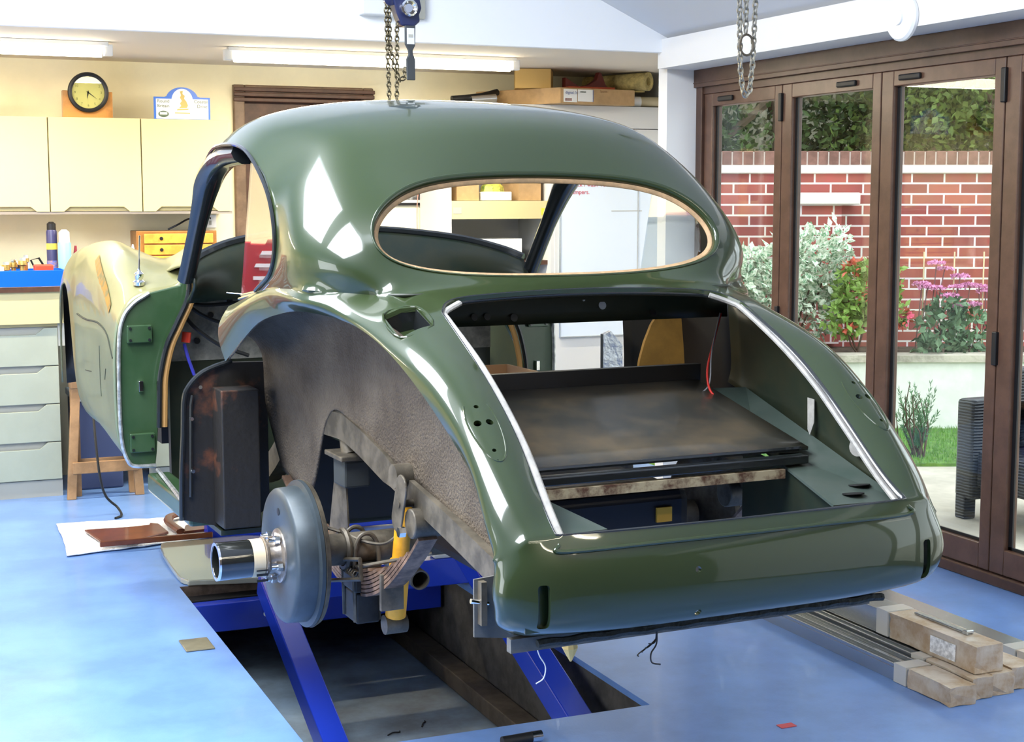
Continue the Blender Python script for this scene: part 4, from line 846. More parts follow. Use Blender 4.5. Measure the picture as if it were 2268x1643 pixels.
# bench things
bt = thing('parts_tray', 'bright blue plastic tray at the front edge of the workbench', 'tray', (.6, 7.9, 1.067))
def trp(name, bm, m, **k): return cpart(name, bm, m, bt, **k)
PB = mat('bright_blue_plastic', (.0, .10, .85), .35)
trp('tray_wall', bx(.15, .887, 7.815, 7.823, 1.067, 1.147), PB, bevel=.002); trp('tray_wall', bx(.15, .887, 8.03, 8.038, 1.067, 1.147), PB); trp('tray_wall', bx(.879, .887, 7.823, 8.03, 1.067, 1.147), PB); trp('tray_base', bx(.15, .887, 7.823, 8.03, 1.067, 1.072), PB)
def can(name, label, x, y, z, h, r, mb, mt, cap=.78, extra=None):
    c = thing(name, label, 'can', (x, y, z))
    obj('body', lathe(B(), (0, 0, 0), (0, 0, 1), [(0, r), (h*cap, r), (h*(cap+.04), r*.8)], 24), mb, c, True)
    obj('cap', lathe(B(), (0, 0, h*(cap+.0)), (0, 0, 1), [(0, r*.86), (h*(1-cap)*.8, r*.82), (h*(1-cap), r*.4)], 24), mt, c, True)
    if extra: obj('label_band', lathe(B(), (0, 0, h*.15), (0, 0, 1), [(0, r+.0008), (h*.22, r+.0008)], 24), extra, c, True); obj('label_band', lathe(B(), (0, 0, h*.55), (0, 0, 1), [(0, r+.0008), (h*.10, r+.0008)], 24), mat('yellow_print', (.75, .55, .08), .5), c, True)
    return c
can('spray_can', 'tall dark spray can with yellow print on the workbench', .858, 8.12, 1.067, .315, .027, mat('dark_blue_tin', (.04, .04, .12), .35), BLACK, .84, mat('blue_orange_print', (.45, .25, .20), .5, nscale=60, col2=(.10, .15, .5)))
can('aerosol_can', 'pale blue aerosol can with white cap beside the dark spray can', .915, 8.07, 1.067, .275, .033, mat('pale_blue_tin', (.22, .55, .70), .35), mat('white_plastic', (.85, .86, .86), .4), .74)
g_ = thing('spray_gun', 'red handled spray gun behind the pale blue can', 'spray gun', (1.0, 8.15, 1.067))
obj('gun_body', tube(B(), [(-.03, 0, .0), (-.025, 0, .12), (-.02, 0, .19)], [.014, .012, .006], 10), mat('maroon_metal', (.30, .03, .05), .35), g_, True); obj('cup', lathe(B(), (.0, 0, .14), (1, 0, .1), [(0, .02), (.05, .022), (.055, .01)], 16), RW, g_, True)
tag(obj('blue_carton', bx(.99, 1.04, 8.02, 8.06, 1.067, 1.19), mat('blue_print_card', (.05, .06, .45), .5, nscale=40, col2=(.7, .7, .7), cr=(.5, .55))), 'small blue and white carton beside the front wing', 'carton')
tag(obj('red_tin', bx(.745, .835, 7.86, 7.94, 1.073, 1.172), mat('red_tin_paint', (.80, .06, .03), .4), bevel=.006), 'flat red tin in the blue tray', 'tin')
BRS = mat('brass', (.55, .38, .12), .35, metal=.8, noise=.3, nscale=30)
for k, (x, y, r) in enumerate(((.61, 7.90, .022), (.65, 7.93, .02), (.69, 7.89, .023), (.71, 7.95, .018))):
    c = thing('brass_fitting', ['brass fitting at the left of the blue tray', 'brass fitting standing highest in the blue tray', 'round brass fitting in the middle of the blue tray', 'brass fitting beside the red tin'][k], 'fitting', (x, y, 1.0735))
    obj('body', lathe(B(), (0, 0, 0), (0, 0, 1), [(0, r), (.04, r), (.045, r*.6), (.07+.012*k, r*.6), (.075+.012*k, r*1.0), (.10+.01*k, r*.9)], 14), BRS, c, True); obj('nut', cyl(B(), (0, 0, .1+.01*k), (0, 0, .115+.01*k), r*.7, seg=6), CHROME, c)
tag(obj('paper_pack', bx(.50, .60, 7.87, 7.98, 1.073, 1.165), mat('pink_white_card', (.80, .70, .66), .6), bevel=.003), 'pale carton at the left end of the blue tray', 'carton')
ga = thing('pressure_gauge', 'white faced gauge with angled black stand on the workbench', 'gauge', (.70, 8.03+.08, 1.067))
obj('case', bx(-.04, .045, 0, .02, .06, .115), mat('gauge_white', (.75, .76, .72), .4), ga, bevel=.004); obj('display', bx(-.025, .03, -.002, 0, .075, .10), BLACK, ga); obj('stand', tube(B(), [(-.07, 0, .004), (.1, .0, .004), (.05, 0, .12), (.09, 0, .13), (.16, 0, .01)], .006, 6), BLACK, ga); obj('foot', bx(-.09, .17, -.03, .05, 0, .006), BLACK, ga)
tc = thing('tool_chest', 'small wooden tool chest with three yellow drawers on the workbench', 'tool chest', (1.515, 8.2, 1.067))
YW_ = mat('yellow_varnish_wood', (.62, .33, .05), .4, noise=.2, nscale=9, coat=.3)
obj('case', bx(-.215, .215, .0, .2, 0, .262), mat('dark_varnish_wood', (.30, .13, .03), .4, noise=.2, nscale=9), tc, bevel=.004)
for k in range(4):
    dz = .015+.06*k; dd = obj('drawer', bx(-.175, .195, -.008, .0, dz, dz+.052), YW_, tc, bevel=.003)
    for xx in (-.085, .105): obj('knob', lathe(B(), (xx, -.008, dz+.026), (0, -1, 0), [(0, .006), (.006, .010), (.012, .008), (.013, .002)], 14), BLACK, dd, True)
bo = thing('squeeze_bottle', 'white squeeze bottle with a pointed cap beside the wooden tool chest', 'bottle', (1.262, 8.08, 1.067))
obj('body', lathe(B(), (0, 0, 0), (0, 0, 1), [(0, .026), (.12, .026), (.145, .012)], 20), mat('white_plastic', (.85, .86, .86), .4), bo, True); obj('nozzle', lathe(B(), (0, 0, .145), (0, 0, 1), [(0, .012), (.02, .010), (.05, .004)], 16), mat('white_plastic', (.85,)*3, .4), bo, True); obj('label_band', lathe(B(), (0, 0, .10), (0, 0, 1), [(0, .0265), (.018, .0265)], 20), mat('yellow_print', (.75, .55, .08), .5), bo, True)
so = thing('wall_socket', 'white single wall socket under the end of the wall cabinets', 'socket', (1.743, 8.432, 1.375))
obj('plate', bx(-.034, .034, -.010, 0, -.036, .036), mat('white_plastic', (.85, .86, .86), .4), so, bevel=.002); obj('pin_slots', prism(B(), [(-.004, .012), (.004, .012), (.004, .022), (-.004, .022)], (0, -.011, 0), (1, 0, 0), (0, 0, 1), (0, .001, 0)), BLACK, so); obj('switch', bx(-.006, .006, -.014, -.01, -.02, .004), KICK, so)
tag(obj('power_cable', tube(B(), spl([(1.70, 8.42, 1.37), (1.66, 8.38, 1.38), (1.60, 8.3, 1.39), (1.53, 8.25, 1.36), (1.48, 8.26, 1.335)], 6), .005, 6), BLACK), 'black cable running from the wall socket to the wooden tool chest', 'cable')
tag(obj('hanging_cable', tube(B(), spl([(1.0, 7.75, 1.04), (.955, 7.5, .62), (.945, 7.3, .28), (.97, 7.28, .105), (1.03, 7.28, .03), (1.035, 7.2, .008), (1.0, 7.15, .006)], 8), .006, 8), BLACK), 'thin black cable hanging below the front wing down to the blue floor', 'cable')
# trestle
st = thing('trestle', 'wooden trestle standing behind the front wing beside the drawer cabinet', 'trestle', (1.0, 7.8, 0))
def stp(name, bm, m=WOOD): return cpart(name, bm, m, st, bevel=.004)
for a, b_ in (((.905, 7.72, .56), (.868, 7.72, 0)), ((1.17, 7.72, .56), (1.205, 7.72, 0)), ((.905, 7.78, .56), (.905, 7.795, 0)), ((1.17, 7.78, .56), (1.185, 7.795, 0))):
    p, q = Vector(a), Vector(b_); rs = [[c+Vector((dx, dy, 0)) for dx, dy in ((-.022, -.016), (.022, -.016), (.022, .016), (-.022, .016))] for c in (q, p)]
    stp('leg', rings(B(), rs))
stp('top_rail', bx(.88, 1.20, 7.70, 7.80, .56, .60)); stp('stretcher', bx(.875, 1.20, 7.695, 7.705, .13, .19)); stp('stretcher', bx(.90, 1.20, 7.80, 7.81, .13, .19))
tag(obj('blue_storage_box', bx(.93, 1.16, 7.95, 8.3, 0, .46), mat('navy_plastic', (.05, .07, .16), .5), bevel=.01), 'dark blue storage box under the bench behind the wooden trestle', 'box')
tag(obj('pale_tray', bx(.92, 1.17, 7.94, 8.31, .462, .50), mat('pale_lid', (.5, .55, .6), .5), bevel=.006), 'pale lid on the dark blue storage box', 'lid')
# red roller cabinet to the left of the drawer unit, seen mirrored in the side glass
rc = thing('roller_cabinet', 'red metal tool cabinet with bright drawer pulls left of the bench', 'tool cabinet', (-.35, 7.6, 0))
obj('cabinet', bx(-.42, .42, 0, .2, .08, 1.31), mat('red_cabinet_paint', (.36, .02, .03), .3, coat=.3), rc, bevel=.006)
for k in range(16):
    for xx in (-.24, .0, .24): obj('drawer_pull', bx(xx-.07, xx+.07, -.012, 0, .26+.065*k, .278+.065*k), mat('white_pull', (.8, .8, .8), .3), rc)
for xx in (-.36, .36): obj('castor', cyl(B(), (xx-.02, .1, .04), (xx+.02, .1, .04), .04, seg=16), BLACK, rc)
# ---------------------------------------------------------------- tall unit, whiteboard, things on it
UN = mat('grey_white_unit', (.62, .62, .60), .6)
tu = thing('tall_storage_unit', 'tall pale storage unit with open shelves behind the car', 'storage unit', (3.6, 8.1, 0))
def tup(name, bm, m=UN, **k): return cpart(name, bm, m, tu, **k)
tup('side_panel', bx(2.972, 3.0, 7.95, 8.40, 0, 2.03)); tup('side_panel', bx(3.60, 3.625, 7.93, 8.40, 0, 2.03)); tup('side_panel', bx(4.30, 4.325, 7.93, 8.40, 0, 2.03))
tup('top_panel', bx(2.972, 4.325, 7.93, 8.40, 2.005, 2.03)); tup('back_panel', bx(2.98, 4.32, 8.40, 8.415, 0, 2.03), UN)
tup('shelf', bx(3.0, 3.60, 7.95, 8.40, 1.385, 1.486), CREAM); tup('shelf', bx(3.0, 3.60, 7.97, 8.40, 1.12, 1.145), DK); tup('shelf', bx(3.0, 3.60, 7.97, 8.40, .6, .62)); tup('shelf', bx(3.0, 3.6, 7.97, 8.4, 1.78, 1.80), CREAM)
tup('door', bx(3.625, 4.30, 7.925, 7.945, 0.02, 1.90), UN); tup('top_fascia', bx(3.60, 4.325, 7.925, 7.945, 1.905, 2.03), UN)
tup('shelf_label', bx(3.01, 3.06, 7.948, 7.95, 1.415, 1.45), KICK)
tup('price_sticker', bx(3.55, 3.59, 7.948, 7.95, 1.405, 1.445), mat('yellow_sticker', (.85, .6, .05), .5))
wbd = thing('whiteboard', 'whiteboard with faded red handwriting fixed to the tall unit', 'whiteboard', (3.98, 7.91, 1.1))
WB_ = mat('whiteboard_face', (.66, .74, .82), .25)
obj('board', bx(-.33, .33, .0, .014, -.4, .62), WB_, wbd); obj('frame', tube(B(), [(-.33, 0, -.4), (.33, 0, -.4), (.33, 0, .62), (-.33, 0, .62)], .006, 6, closed=True), ALU, wbd)
RP = mat('red_pen', (.55, .05, .07), .6)
text('handwriting', 'Check / wash Tool', .035, Vector((-.28, -.0015, .468)), FRONT, RP, wbd, .0002); text('handwriting', 'Dampers.', .035, Vector((-.28, -.0015, .425)), FRONT, RP, wbd, .0002)
obj('fold_line', bx(.0, .2, -.001, 0, .325, .329), KICK, wbd); obj('divider', bx(.17, .176, -.004, 0, -.4, .62), ALU, wbd)
tag(obj('cardboard_carton', bx(3.05, 3.185, 8.0, 8.25, 1.488, 1.62), CARD), 'brown carton on the middle shelf of the open unit', 'carton')
tag(obj('cardboard_carton', bx(3.43, 3.57, 8.0, 8.25, 1.488, 1.66), CARD), 'brown carton at the whiteboard end of the middle shelf', 'carton')
cc = thing('clear_tub', 'clear plastic tub of yellow packets on the middle shelf', 'tub', (3.28, 7.98, 1.488))
obj('tub', bx(-.08, .10, 0, .15, 0, .05), mat('clear_tub_plastic', (.7, .7, .66), .3), cc, bevel=.005); obj('packets', lathe(B(), (.01, .08, .05), (0, 0, 1), [(0, .07), (.03, .065), (.07, .02)], 9), mat('yellow_green_packets', (.65, .55, .10), .5, nscale=30, col2=(.15, .25, .05)), cc)
tag(obj('white_box', bx(3.17, 3.46, 8.02, 8.30, 1.147, 1.27), mat('white_card', (.78, .78, .76), .6), bevel=.002), 'plain white box on the lower shelf behind the windscreen', 'box')
tag(obj('brown_panel_box', bx(3.05, 3.55, 8.05, 8.3, .622, .95), CARD), 'large brown box low in the open unit', 'box')
pf = thing('picture_frame', 'black framed monochrome picture on the back wall by the tall unit', 'picture', (2.96, 8.43, 1.62))
obj('frame', prism(B(), [(-.25, -.16), (.165, -.16), (.165, .16), (-.25, .16)], (0, -.015, 0), (1, 0, 0), (0, 0, 1), (0, .015, 0)), BLACK, pf)
obj('mount', bx(-.24, .15, -.017, -.015, -.145, .145), mat('mount_white', (.75, .74, .68), .6), pf); obj('print', bx(-.22, .135, -.018, -.017, -.128, .13), mat('monochrome_print', (.06, .06, .06), .4, nscale=16, col2=(.4, .4, .4), cr=(.45, .65)), pf)
tag(obj('red_cable', tube(B(), spl([(3.04-.05, 8.40, 1.70), (2.95, 8.38, 1.50), (2.94, 8.36, 1.3), (2.955, 8.36, 1.1)], 6), .003, 5), mat('salmon_cable', (.70, .25, .18), .5)), 'thin salmon cable hanging beside the tall unit', 'cable')
# on top
ct = B(); prism(ct, [(3.60, 7.80), (4.10, 7.86), (4.02, 8.30), (3.30, 8.33)], (0, 0, 2.032), (1, 0, 0), (0, 1, 0), (0, 0, .088))
flat = obj('flat_carton', ct, CARD, bevel=.002); tag(flat, 'long flat brown carton with white labels on top of the tall unit', 'carton')
LBL = mat('white_label', (.80, .80, .78), .5)
def face(x0, x1, z0, z1, m, par):
    d = Vector((.5, .06, 0)).normalized(); o_ = Vector((3.60, 7.80, 0)); n = Vector((d.y, -d.x, 0))*.0012
    b = B(); q = [o_+d*x0+n+Vector((0, 0, z0)), o_+d*x1+n+Vector((0, 0, z0)), o_+d*x1+n+Vector((0, 0, z1)), o_+d*x0+n+Vector((0, 0, z1))]
    b.faces.new([b.verts.new(p) for p in q]); return obj('paper_label', b, m, par, solid=.0006)
face(.02, .11, 2.04, 2.112, LBL, flat); face(.115, .22, 2.045, 2.112, LBL, flat); face(.03, .075, 2.046, 2.062, RW, flat); face(.215, .22, 2.045, 2.112, BLU, flat); face(.13, .17, 2.095, 2.102, INK, flat)
text('label_print', 'digital IV', .022, Vector((3.63, 7.7985, 2.085)), FRONT, mat('print_blue', (.1, .15, .35), .6), flat, .0002)
text('handwriting', 'Spares', .018, Vector((3.86, 7.826, 2.10)), FRONT, mat('print_brown', (.25, .12, .05), .6), flat, .0002)
ub = B(); prism(ub, [(3.40, 7.98), (3.60, 7.93), (3.70, 8.12), (3.47, 8.16)], (0, 0, 2.122), (1, 0, 0), (0, 1, 0), (0, 0, .11))
tag(obj('small_carton', ub, mat('orange_cardboard', (.62, .40, .13), .75), bevel=.002), 'squarish bright orange brown carton standing on the flat carton', 'carton')
lb = thing('leather_bag', 'maroon leather bag with a pointed flap beside the foam roll', 'bag', (3.885, 7.98, 2.123))
obj('flap', prism(B(), [(-.17, 0), (.02, .0), (.12, 0), (.09, .03), (.06, .10), (.045, .105), (.03, .06), (-.02, .03), (-.08, .018), (-.17, .07)], (0, 0, 0), (1, 0, 0), (0, 0, 1), (0, .05, 0)), mat('maroon_leather', (.13, .02, .015), .45), lb, bevel=.004)
obj('base', bx(-.18, .12, -.06, .12, 0, .014), mat('red_cloth', (.45, .08, .03), .7), lb, bevel=.004)
fr = thing('foam_roll', 'large roll of yellow foam lying on top of the tall unit', 'roll', (3.88, 8.08, 2.178))
FO = mat('yellow_felt_foam', (.50, .40, .16), .95, noise=.25, nscale=20, bump=.8, bscale=90)
obj('rolled_sheet', lathe(B(), (.12, .22, .0), (.25, -.43, -.0), [(0, .046), (.44, .054), (.44, .024), (.38, .02)], 28), FO, fr, True)
obj('loose_end', bx(.20, .34, -.12, .0, -.060, -.052), FO, fr, bevel=.004)
fr2 = thing('carpet_tube', 'short cardboard tube under the foam roll with a white band', 'tube', (4.17, 7.96, 2.062))
obj('tube', lathe(B(), (-.08, .02, 0), (.3, -.05, 0), [(0, .028), (.25, .030), (.25, .02), (.2, .02)], 20), mat('buff_tube', (.50, .42, .26), .7), fr2, True); obj('band', lathe(B(), (-.03, .012, 0), (.3, -.05, 0), [(0, .0305), (.05, .0305)], 20), LBL, fr2, True)
bg_ = thing('vacuum_hose_head', 'black curved hose head on the end of the tall unit top', 'hose', (3.22, 8.1, 2.033))
obj('hose', tube(B(), spl([(-.16, 0, .025), (-.06, .0, .035), (.04, .02, .05), (.14, .05, .075)], 6), [.02]*19, 10), BLACK, bg_, True); obj('collar', tube(B(), [(-.05, -.02, .025), (.1, -.02, .035)], [.02, .026], 12), CHROME, bg_, True)
# ---------------------------------------------------------------- lights
TUBE = mat('fluorescent_tube', (1, .90, .68), .5, emit=13)
def lamp(x0, x1, y, z, lab, e):
    l = thing('strip_light', lab, 'light', ((x0+x1)/2, y, z))
    h = (x1-x0)/2
    obj('batten', bx(-h, h, -.028, .028, .022, ZC-z-.001 if y > 6.9 else .06), mat('white_enamel', (.8, .8, .78), .4), l, bevel=.003)
    obj('tube', cyl(B(), (-h+.03, 0, 0), (h-.03, 0, 0), .030, seg=20), TUBE, l, True)
    for s in (-1, 1): obj('end_cap', bx(s*h-.02, s*h+.02, -.022, .022, -.022, .03), mat('white_enamel', (.8, .8, .78), .4), l, bevel=.003)
    L = bpy.data.lights.new('tube_glow', 'AREA'); L.shape = 'RECTANGLE'; L.size = 2*h-.1; L.size_y = .05; L.energy = e; L.color = (1, .88, .66)
    o = bpy.data.objects.new('tube_glow', L); COL.objects.link(o); o.parent = l; o.location = (0, 0, -.034)
lamp(1.64, 3.16, 7.42, 2.192, 'fluorescent strip light on the soffit above the car roof', 45)
lamp(-.45, 1.07, 7.42, 2.192, 'fluorescent strip light on the soffit above the clock', 35)
lamp(-2.6, -1.0, 7.42, 2.192, 'fluorescent strip light on the soffit beyond the left frame edge', 40)
for k, (x, y) in enumerate(((1.9, .6), (1.9, -.3))):
    lamp(x-.75, x+.75, y, 2.75, ['strip light under the ridge nearer the car tail', 'strip light under the ridge further behind'][k], 14)
# ---------------------------------------------------------------- chains
def chain(bm, pts, lk, wire):
    P = [Vector(p) for p in pts]; seg = [(P[i+1]-P[i]).length for i in range(len(P)-1)]; T = sum(seg); n = max(1, int(T/(lk*.72)))
    def at(s):
        for i, l in enumerate(seg):
            if s <= l or i == len(seg)-1: return P[i].lerp(P[i+1], min(1, s/l)), (P[i+1]-P[i]).normalized()
            s -= l
    for k in range(n):
        c, d = at((k+.5)*T/n); u, v = frame_of(d)
        if k % 2: u, v = v, u
        a = lk*.5; w_ = lk*.30
        tube(bm, [c+d*(math.sin(t)*a*(1 if True else 0))+u*math.cos(t)*w_ for t in [2*PI*j/10 for j in range(10)]], wire, 6, closed=True)
    return bm
ho = thing('chain_hoist', 'dark blue lever chain hoist hanging on chains above the car roof', 'hoist', (1.93, 5.6, 2.2))
def hop(name, bm, m, **k): return cpart(name, bm, m, ho, **k)
HB = mat('navy_hoist_paint', (.012, .018, .07), .35, coat=.3)
hop('gearbox', prism(B(), [(1.90, 2.40), (1.955, 2.40), (1.975, 2.27), (1.985, 2.225), (1.975, 2.20), (1.978, 2.175), (1.955, 2.155), (1.905, 2.155), (1.885, 2.20), (1.865, 2.27)], (0, 5.57, 0), (1, 0, 0), (0, 0, 1), (0, .06, 0)), HB, bevel=.006)
hop('hand_wheel', lathe(B(), (1.928, 5.57, 2.222), (0, -1, 0), [(0, .035), (.022, .033), (.024, .026), (.012, .016), (.012, .0)], 12), CHROME, smooth=True)
hop('chain_guide', lathe(B(), (1.862, 5.61, 2.256), (0, -1, 0), [(0, .022), (.03, .026), (.034, .012)], 20), HB, smooth=True)
hop('lever', prism(B(), [(1.908, 2.155), (1.95, 2.155), (1.948, 2.08), (1.938, 2.062), (1.940, 2.045), (1.948, 2.03), (1.948, 1.95), (1.915, 1.95), (1.912, 2.03), (1.922, 2.045), (1.920, 2.062), (1.908, 2.085)], (0, 5.545, 0), (1, 0, 0), (0, 0, 1), (0, .012, 0)), mat('black_grip', (.04, .045, .05), .5), bevel=.003)
hop('rating_plate', bx(1.914, 1.944, 5.543, 5.545, 2.085, 2.145), mat('plate_grey', (.6, .62, .64), .4)); hop('rating_print', bx(1.920, 1.938, 5.542, 5.543, 2.11, 2.122), KICK)
CH = mat('oily_chain', (.09, .075, .045), .35, metal=.8)
for pts in ([(1.850, 5.6, 2.24), (1.853, 5.6, 2.12), (1.86, 5.6, 1.86), (1.862, 5.6, 1.70)], [(1.862, 5.6, 2.24), (1.864, 5.6, 2.08), (1.88, 5.6, 2.0), (1.90, 5.6, 1.955), (1.918, 5.6, 1.96), (1.925, 5.6, 2.0)], [(1.893, 5.6, 2.17), (1.892, 5.6, 2.0), (1.889, 5.6, 1.86), (1.887, 5.6, 1.70)], [(1.93, 5.6, 2.38), (1.93, 5.6, 3.05)]):
    hop('chain', chain(B(), pts, .024, .003), CH, smooth=True)
hop('hook_block', bx(1.84, 1.91, 5.58, 5.62, 1.62, 1.70), HB, bevel=.01)
hc = thing('lifting_chain', 'looped steel chain with a ring hanging in front of the folding door header', 'chain', (3.05, 4.85, 2.2))
SC = mat('galvanised_chain', (.42, .40, .34), .3, metal=.9)
def hcp(name, bm, m, **k): return cpart(name, bm, m, hc, **k)
hcp('chain', chain(B(), [(2.925, 4.8, 2.60), (2.926, 4.8, 2.20), (2.933, 4.8, 1.98), (2.945, 4.8, 1.89), (2.960, 4.8, 1.868), (2.975, 4.8, 1.895), (2.985, 4.8, 1.98), (2.993, 4.8, 2.2), (2.993, 4.8, 2.6)], .030, .0036), SC, smooth=True)
hcp('chain', chain(B(), [(2.955, 4.8, 2.60), (2.954, 4.8, 2.095)], .030, .0036), SC, smooth=True)
hcp('ring', tube(B(), [(2.953+math.cos(2*PI*k/28)*.028, 4.79, 2.052+math.sin(2*PI*k/28)*.037) for k in range(28)], .0042, 8, closed=True), GREY, smooth=True)
hcp('hanger', bx(2.92, 3.0, 4.78, 4.82, 2.60, 2.66), BLACK)
al = thing('ceiling_disc', 'white round disc alarm fixed to the beam above the folding doors', 'alarm', (3.727, 4.90, 2.195))
obj('base', lathe(B(), (0, 0, 0), (-1, 0, 0), [(0, .09), (.012, .09), (.022, .082), (.026, .03), (.034, .028), (.036, .02)], 40), mat('white_plastic', (.85, .86, .86), .4), al, True)
gbx = thing('junction_box', 'white box high on the gable wall behind the chain hoist', 'box', (2.28, 6.85, 2.36))
cpart('box', bx(2.13, 2.37, 6.79, 6.858, 2.345, 2.5), mat('white_enamel', (.8, .8, .78), .4), gbx, bevel=.006); cpart('bracket', bx(2.385, 2.45, 6.83, 6.858, 2.34, 2.5), KICK, gbx)
# ---------------------------------------------------------------- garden
gd = B(); box(gd, 4.06, 16, -6, 16, -.06, -.03); struct('patio', gd, mat('patio_slabs', (.55, .50, .42), .7, noise=.2, nscale=1.5))
A0 = Vector((5.66, 9.55, 0)); DW = Vector((7.54-5.66, 8.76-9.55, 0)).normalized(); NW = Vector((DW.y, -DW.x, 0))   # NW points towards the house
if NW.y > 0: NW = -NW
Mw = Matrix((DW, -NW, Vector((0, 0, 1)))).transposed().to_4x4(); Mw.translation = A0
def wobj(name, bm, m, **k): o = obj(name, bm, m, **k); o.matrix_world = Mw; return o
bk = bpy.data.materials.new('red_brick'); bk.use_nodes = True; n = bk.node_tree; b_ = n.nodes['Principled BSDF']; b_.inputs['Roughness'].default_value = .85
tcn = n.nodes.new('ShaderNodeTexCoord'); sp_n = n.nodes.new('ShaderNodeSeparateXYZ'); cb_n = n.nodes.new('ShaderNodeCombineXYZ'); br_n = n.nodes.new('ShaderNodeTexBrick')
n.links.new(tcn.outputs['Object'], sp_n.inputs[0]); n.links.new(sp_n.outputs[0], cb_n.inputs[0]); n.links.new(sp_n.outputs[2], cb_n.inputs[1]); n.links.new(cb_n.outputs[0], br_n.inputs['Vector'])
br_n.inputs['Scale'].default_value = 1; br_n.inputs['Brick Width'].default_value = .235; br_n.inputs['Row Height'].default_value = .0765; br_n.inputs['Mortar Size'].default_value = .007
br_n.inputs['Color1'].default_value = (.46, .12, .09, 1); br_n.inputs['Color2'].default_value = (.30, .07, .065, 1); br_n.inputs['Mortar'].default_value = (.85, .78, .75, 1)
nz = n.nodes.new('ShaderNodeTexNoise'); nz.inputs['Scale'].default_value = 7; mxn = n.nodes.new('ShaderNodeMixRGB'); mxn.blend_type = 'MULTIPLY'; mxn.inputs[0].default_value = .35
n.links.new(br_n.outputs[0], mxn.inputs[1]); n.links.new(nz.outputs['Color'], mxn.inputs[2]); n.links.new(tcn.outputs['Object'], nz.inputs['Vector']); n.links.new(mxn.outputs[0], b_.inputs[0])
w_ = wobj('garden_wall', box(B(), -4, 6, 0, .22, 0, 1.68), bk); w_['kind'] = 'structure'
w_ = wobj('garden_wall_ledge', box(B(), -4, 6, -.03, .24, 1.68, 1.735), mat('pale_stone', (.75, .70, .65), .7), bevel=.006); w_['kind'] = 'structure'
cpn = B(); x = -4
while x < 6: box(cpn, x+.004, x+.070, -.005, .225, 1.742, 1.84); x += .0775
w_ = wobj('garden_wall_coping', cpn, mat('coping_brick', (.20, .10, .08), .85, noise=.25, nscale=9), bevel=.003); w_['kind'] = 'structure'
w_ = wobj('garden_wall_coping_mortar', box(B(), -4, 6, .002, .218, 1.73, 1.832), mat('coping_mortar', (.6, .5, .46), .9)); w_['kind'] = 'structure'
pier = wobj('wall_ledge_stone', box(box(B(), .48, .98, -.16, -.0, 1.46, 1.53), .48, .88, -.12, 0, .45, 1.46), bk); pier['kind'] = 'structure'
w_ = wobj('pier_cap', box(B(), .45, 1.0, -.18, 0, 1.455, 1.54), mat('pale_stone', (.75, .70, .65), .7), bevel=.01); w_['kind'] = 'structure'
# raised bed
RB0 = 1.02
w_ = wobj('planter_wall', box(B(), -4, 6, -RB0-.12, -RB0, -.03, .43), mat('white_render', (.80, .80, .76), .8, noise=.06)); w_['kind'] = 'structure'
w_ = wobj('planter_coping', box(B(), -4, 6, -RB0-.15, -RB0+.06, .43, .475), mat('weathered_stone', (.42, .38, .32), .8, noise=.3, nscale=5, bump=.6, bscale=30)); w_['kind'] = 'structure'
w_ = wobj('planter_soil', box(B(), -4, 6, -RB0, 0, .2, .42), mat('soil', (.06, .045, .03), .9, noise=.4, nscale=12)); w_['kind'] = 'structure'
lawn = B()
box(lawn, -4, 6, -RB0-1.45, -RB0-.12, -.03, -.012)
w_ = wobj('lawn_ground', lawn, mat('lawn_green', (.10, .20, .025), .9, noise=.3, nscale=14)); w_['kind'] = 'structure'
gr = B()
for k in range(9000):
    x = random.uniform(-.6, 2.2); y = -RB0-.13-random.random()*1.33; a = random.random()*PI; h = random.uniform(.015, .035); d = Vector((math.cos(a), math.sin(a), 0))*.0035; l_ = Vector((random.uniform(-.01, .01), random.uniform(-.01, .01), 0))
    p = Vector((x, y, -.012)); gr.faces.new([gr.verts.new(p-d), gr.verts.new(p+d), gr.verts.new(p+l_+Vector((0, 0, h)))])
g_ = wobj('grass', gr, mat('grass_blades', (.14, .30, .035), .7)); tag(g_, 'short green lawn grass in front of the white planter wall', 'grass', kind='stuff')
# foliage
def leaf(bm, c, d, up_, L, Wd):
    s = d.cross(up_)
    if s.length < 1e-4: s = Vector((1, 0, 0))
    s.normalize(); s *= Wd/2
    m_ = c+d*L*.45; n_ = s.cross(d).normalized()*L*.06
    v = [bm.verts.new(p) for p in (c, m_+s+n_, c+d*L, m_-s+n_)]; bm.faces.new(v)
def rdir(zb=0): 
    v = Vector((random.gauss(0, 1), random.gauss(0, 1), random.gauss(0, 1)+zb)); return v.normalized()
def leafcloud(blobs, n, L, Wd, zb=.2, shell_=.6):
    bm = B(); tot = sum(r[3]*r[4]*r[5] for r in blobs)
    for cx, cy2, cz, rx, ry, rz in blobs:
        for k in range(int(n*rx*ry*rz/tot)):
            u = rdir(); q = shell_+(1-shell_)*random.random(); p = Vector((cx+u.x*rx*q, cy2+u.y*ry*q, cz+u.z*rz*q))
            d = (u*.6+rdir(zb)*.8).normalized(); leaf(bm, p, d, rdir(.6), L*random.uniform(.6, 1.2), Wd*random.uniform(.7, 1.2))
    return bm
def stems(base, tips, r):
    bm = B()
    for t in tips:
        t = Vector(t); b0 = Vector(base)+Vector((random.uniform(-.05, .05), random.uniform(-.05, .05), 0)); m_ = (b0+t)/2+Vector((random.uniform(-.06, .06), random.uniform(-.06, .06), 0))
        tube(bm, [b0, m_, t], [r, r*.8, r*.4], 5)
    return bm
def shrub(name, label, cat, base, layers, stem_tips, r=.008, group=None):
    o = thing(name, label, cat, base, 0, group)
    Mi = Matrix.Translation(-Vector(base))
    for nm, bm, m in layers+[('stem', stems(base, stem_tips, r), mat('shrub_bark', (.10, .06, .04), .8))]:
        q = obj(nm, bm, m, o); q.matrix_parent_inverse = Mi
    return o
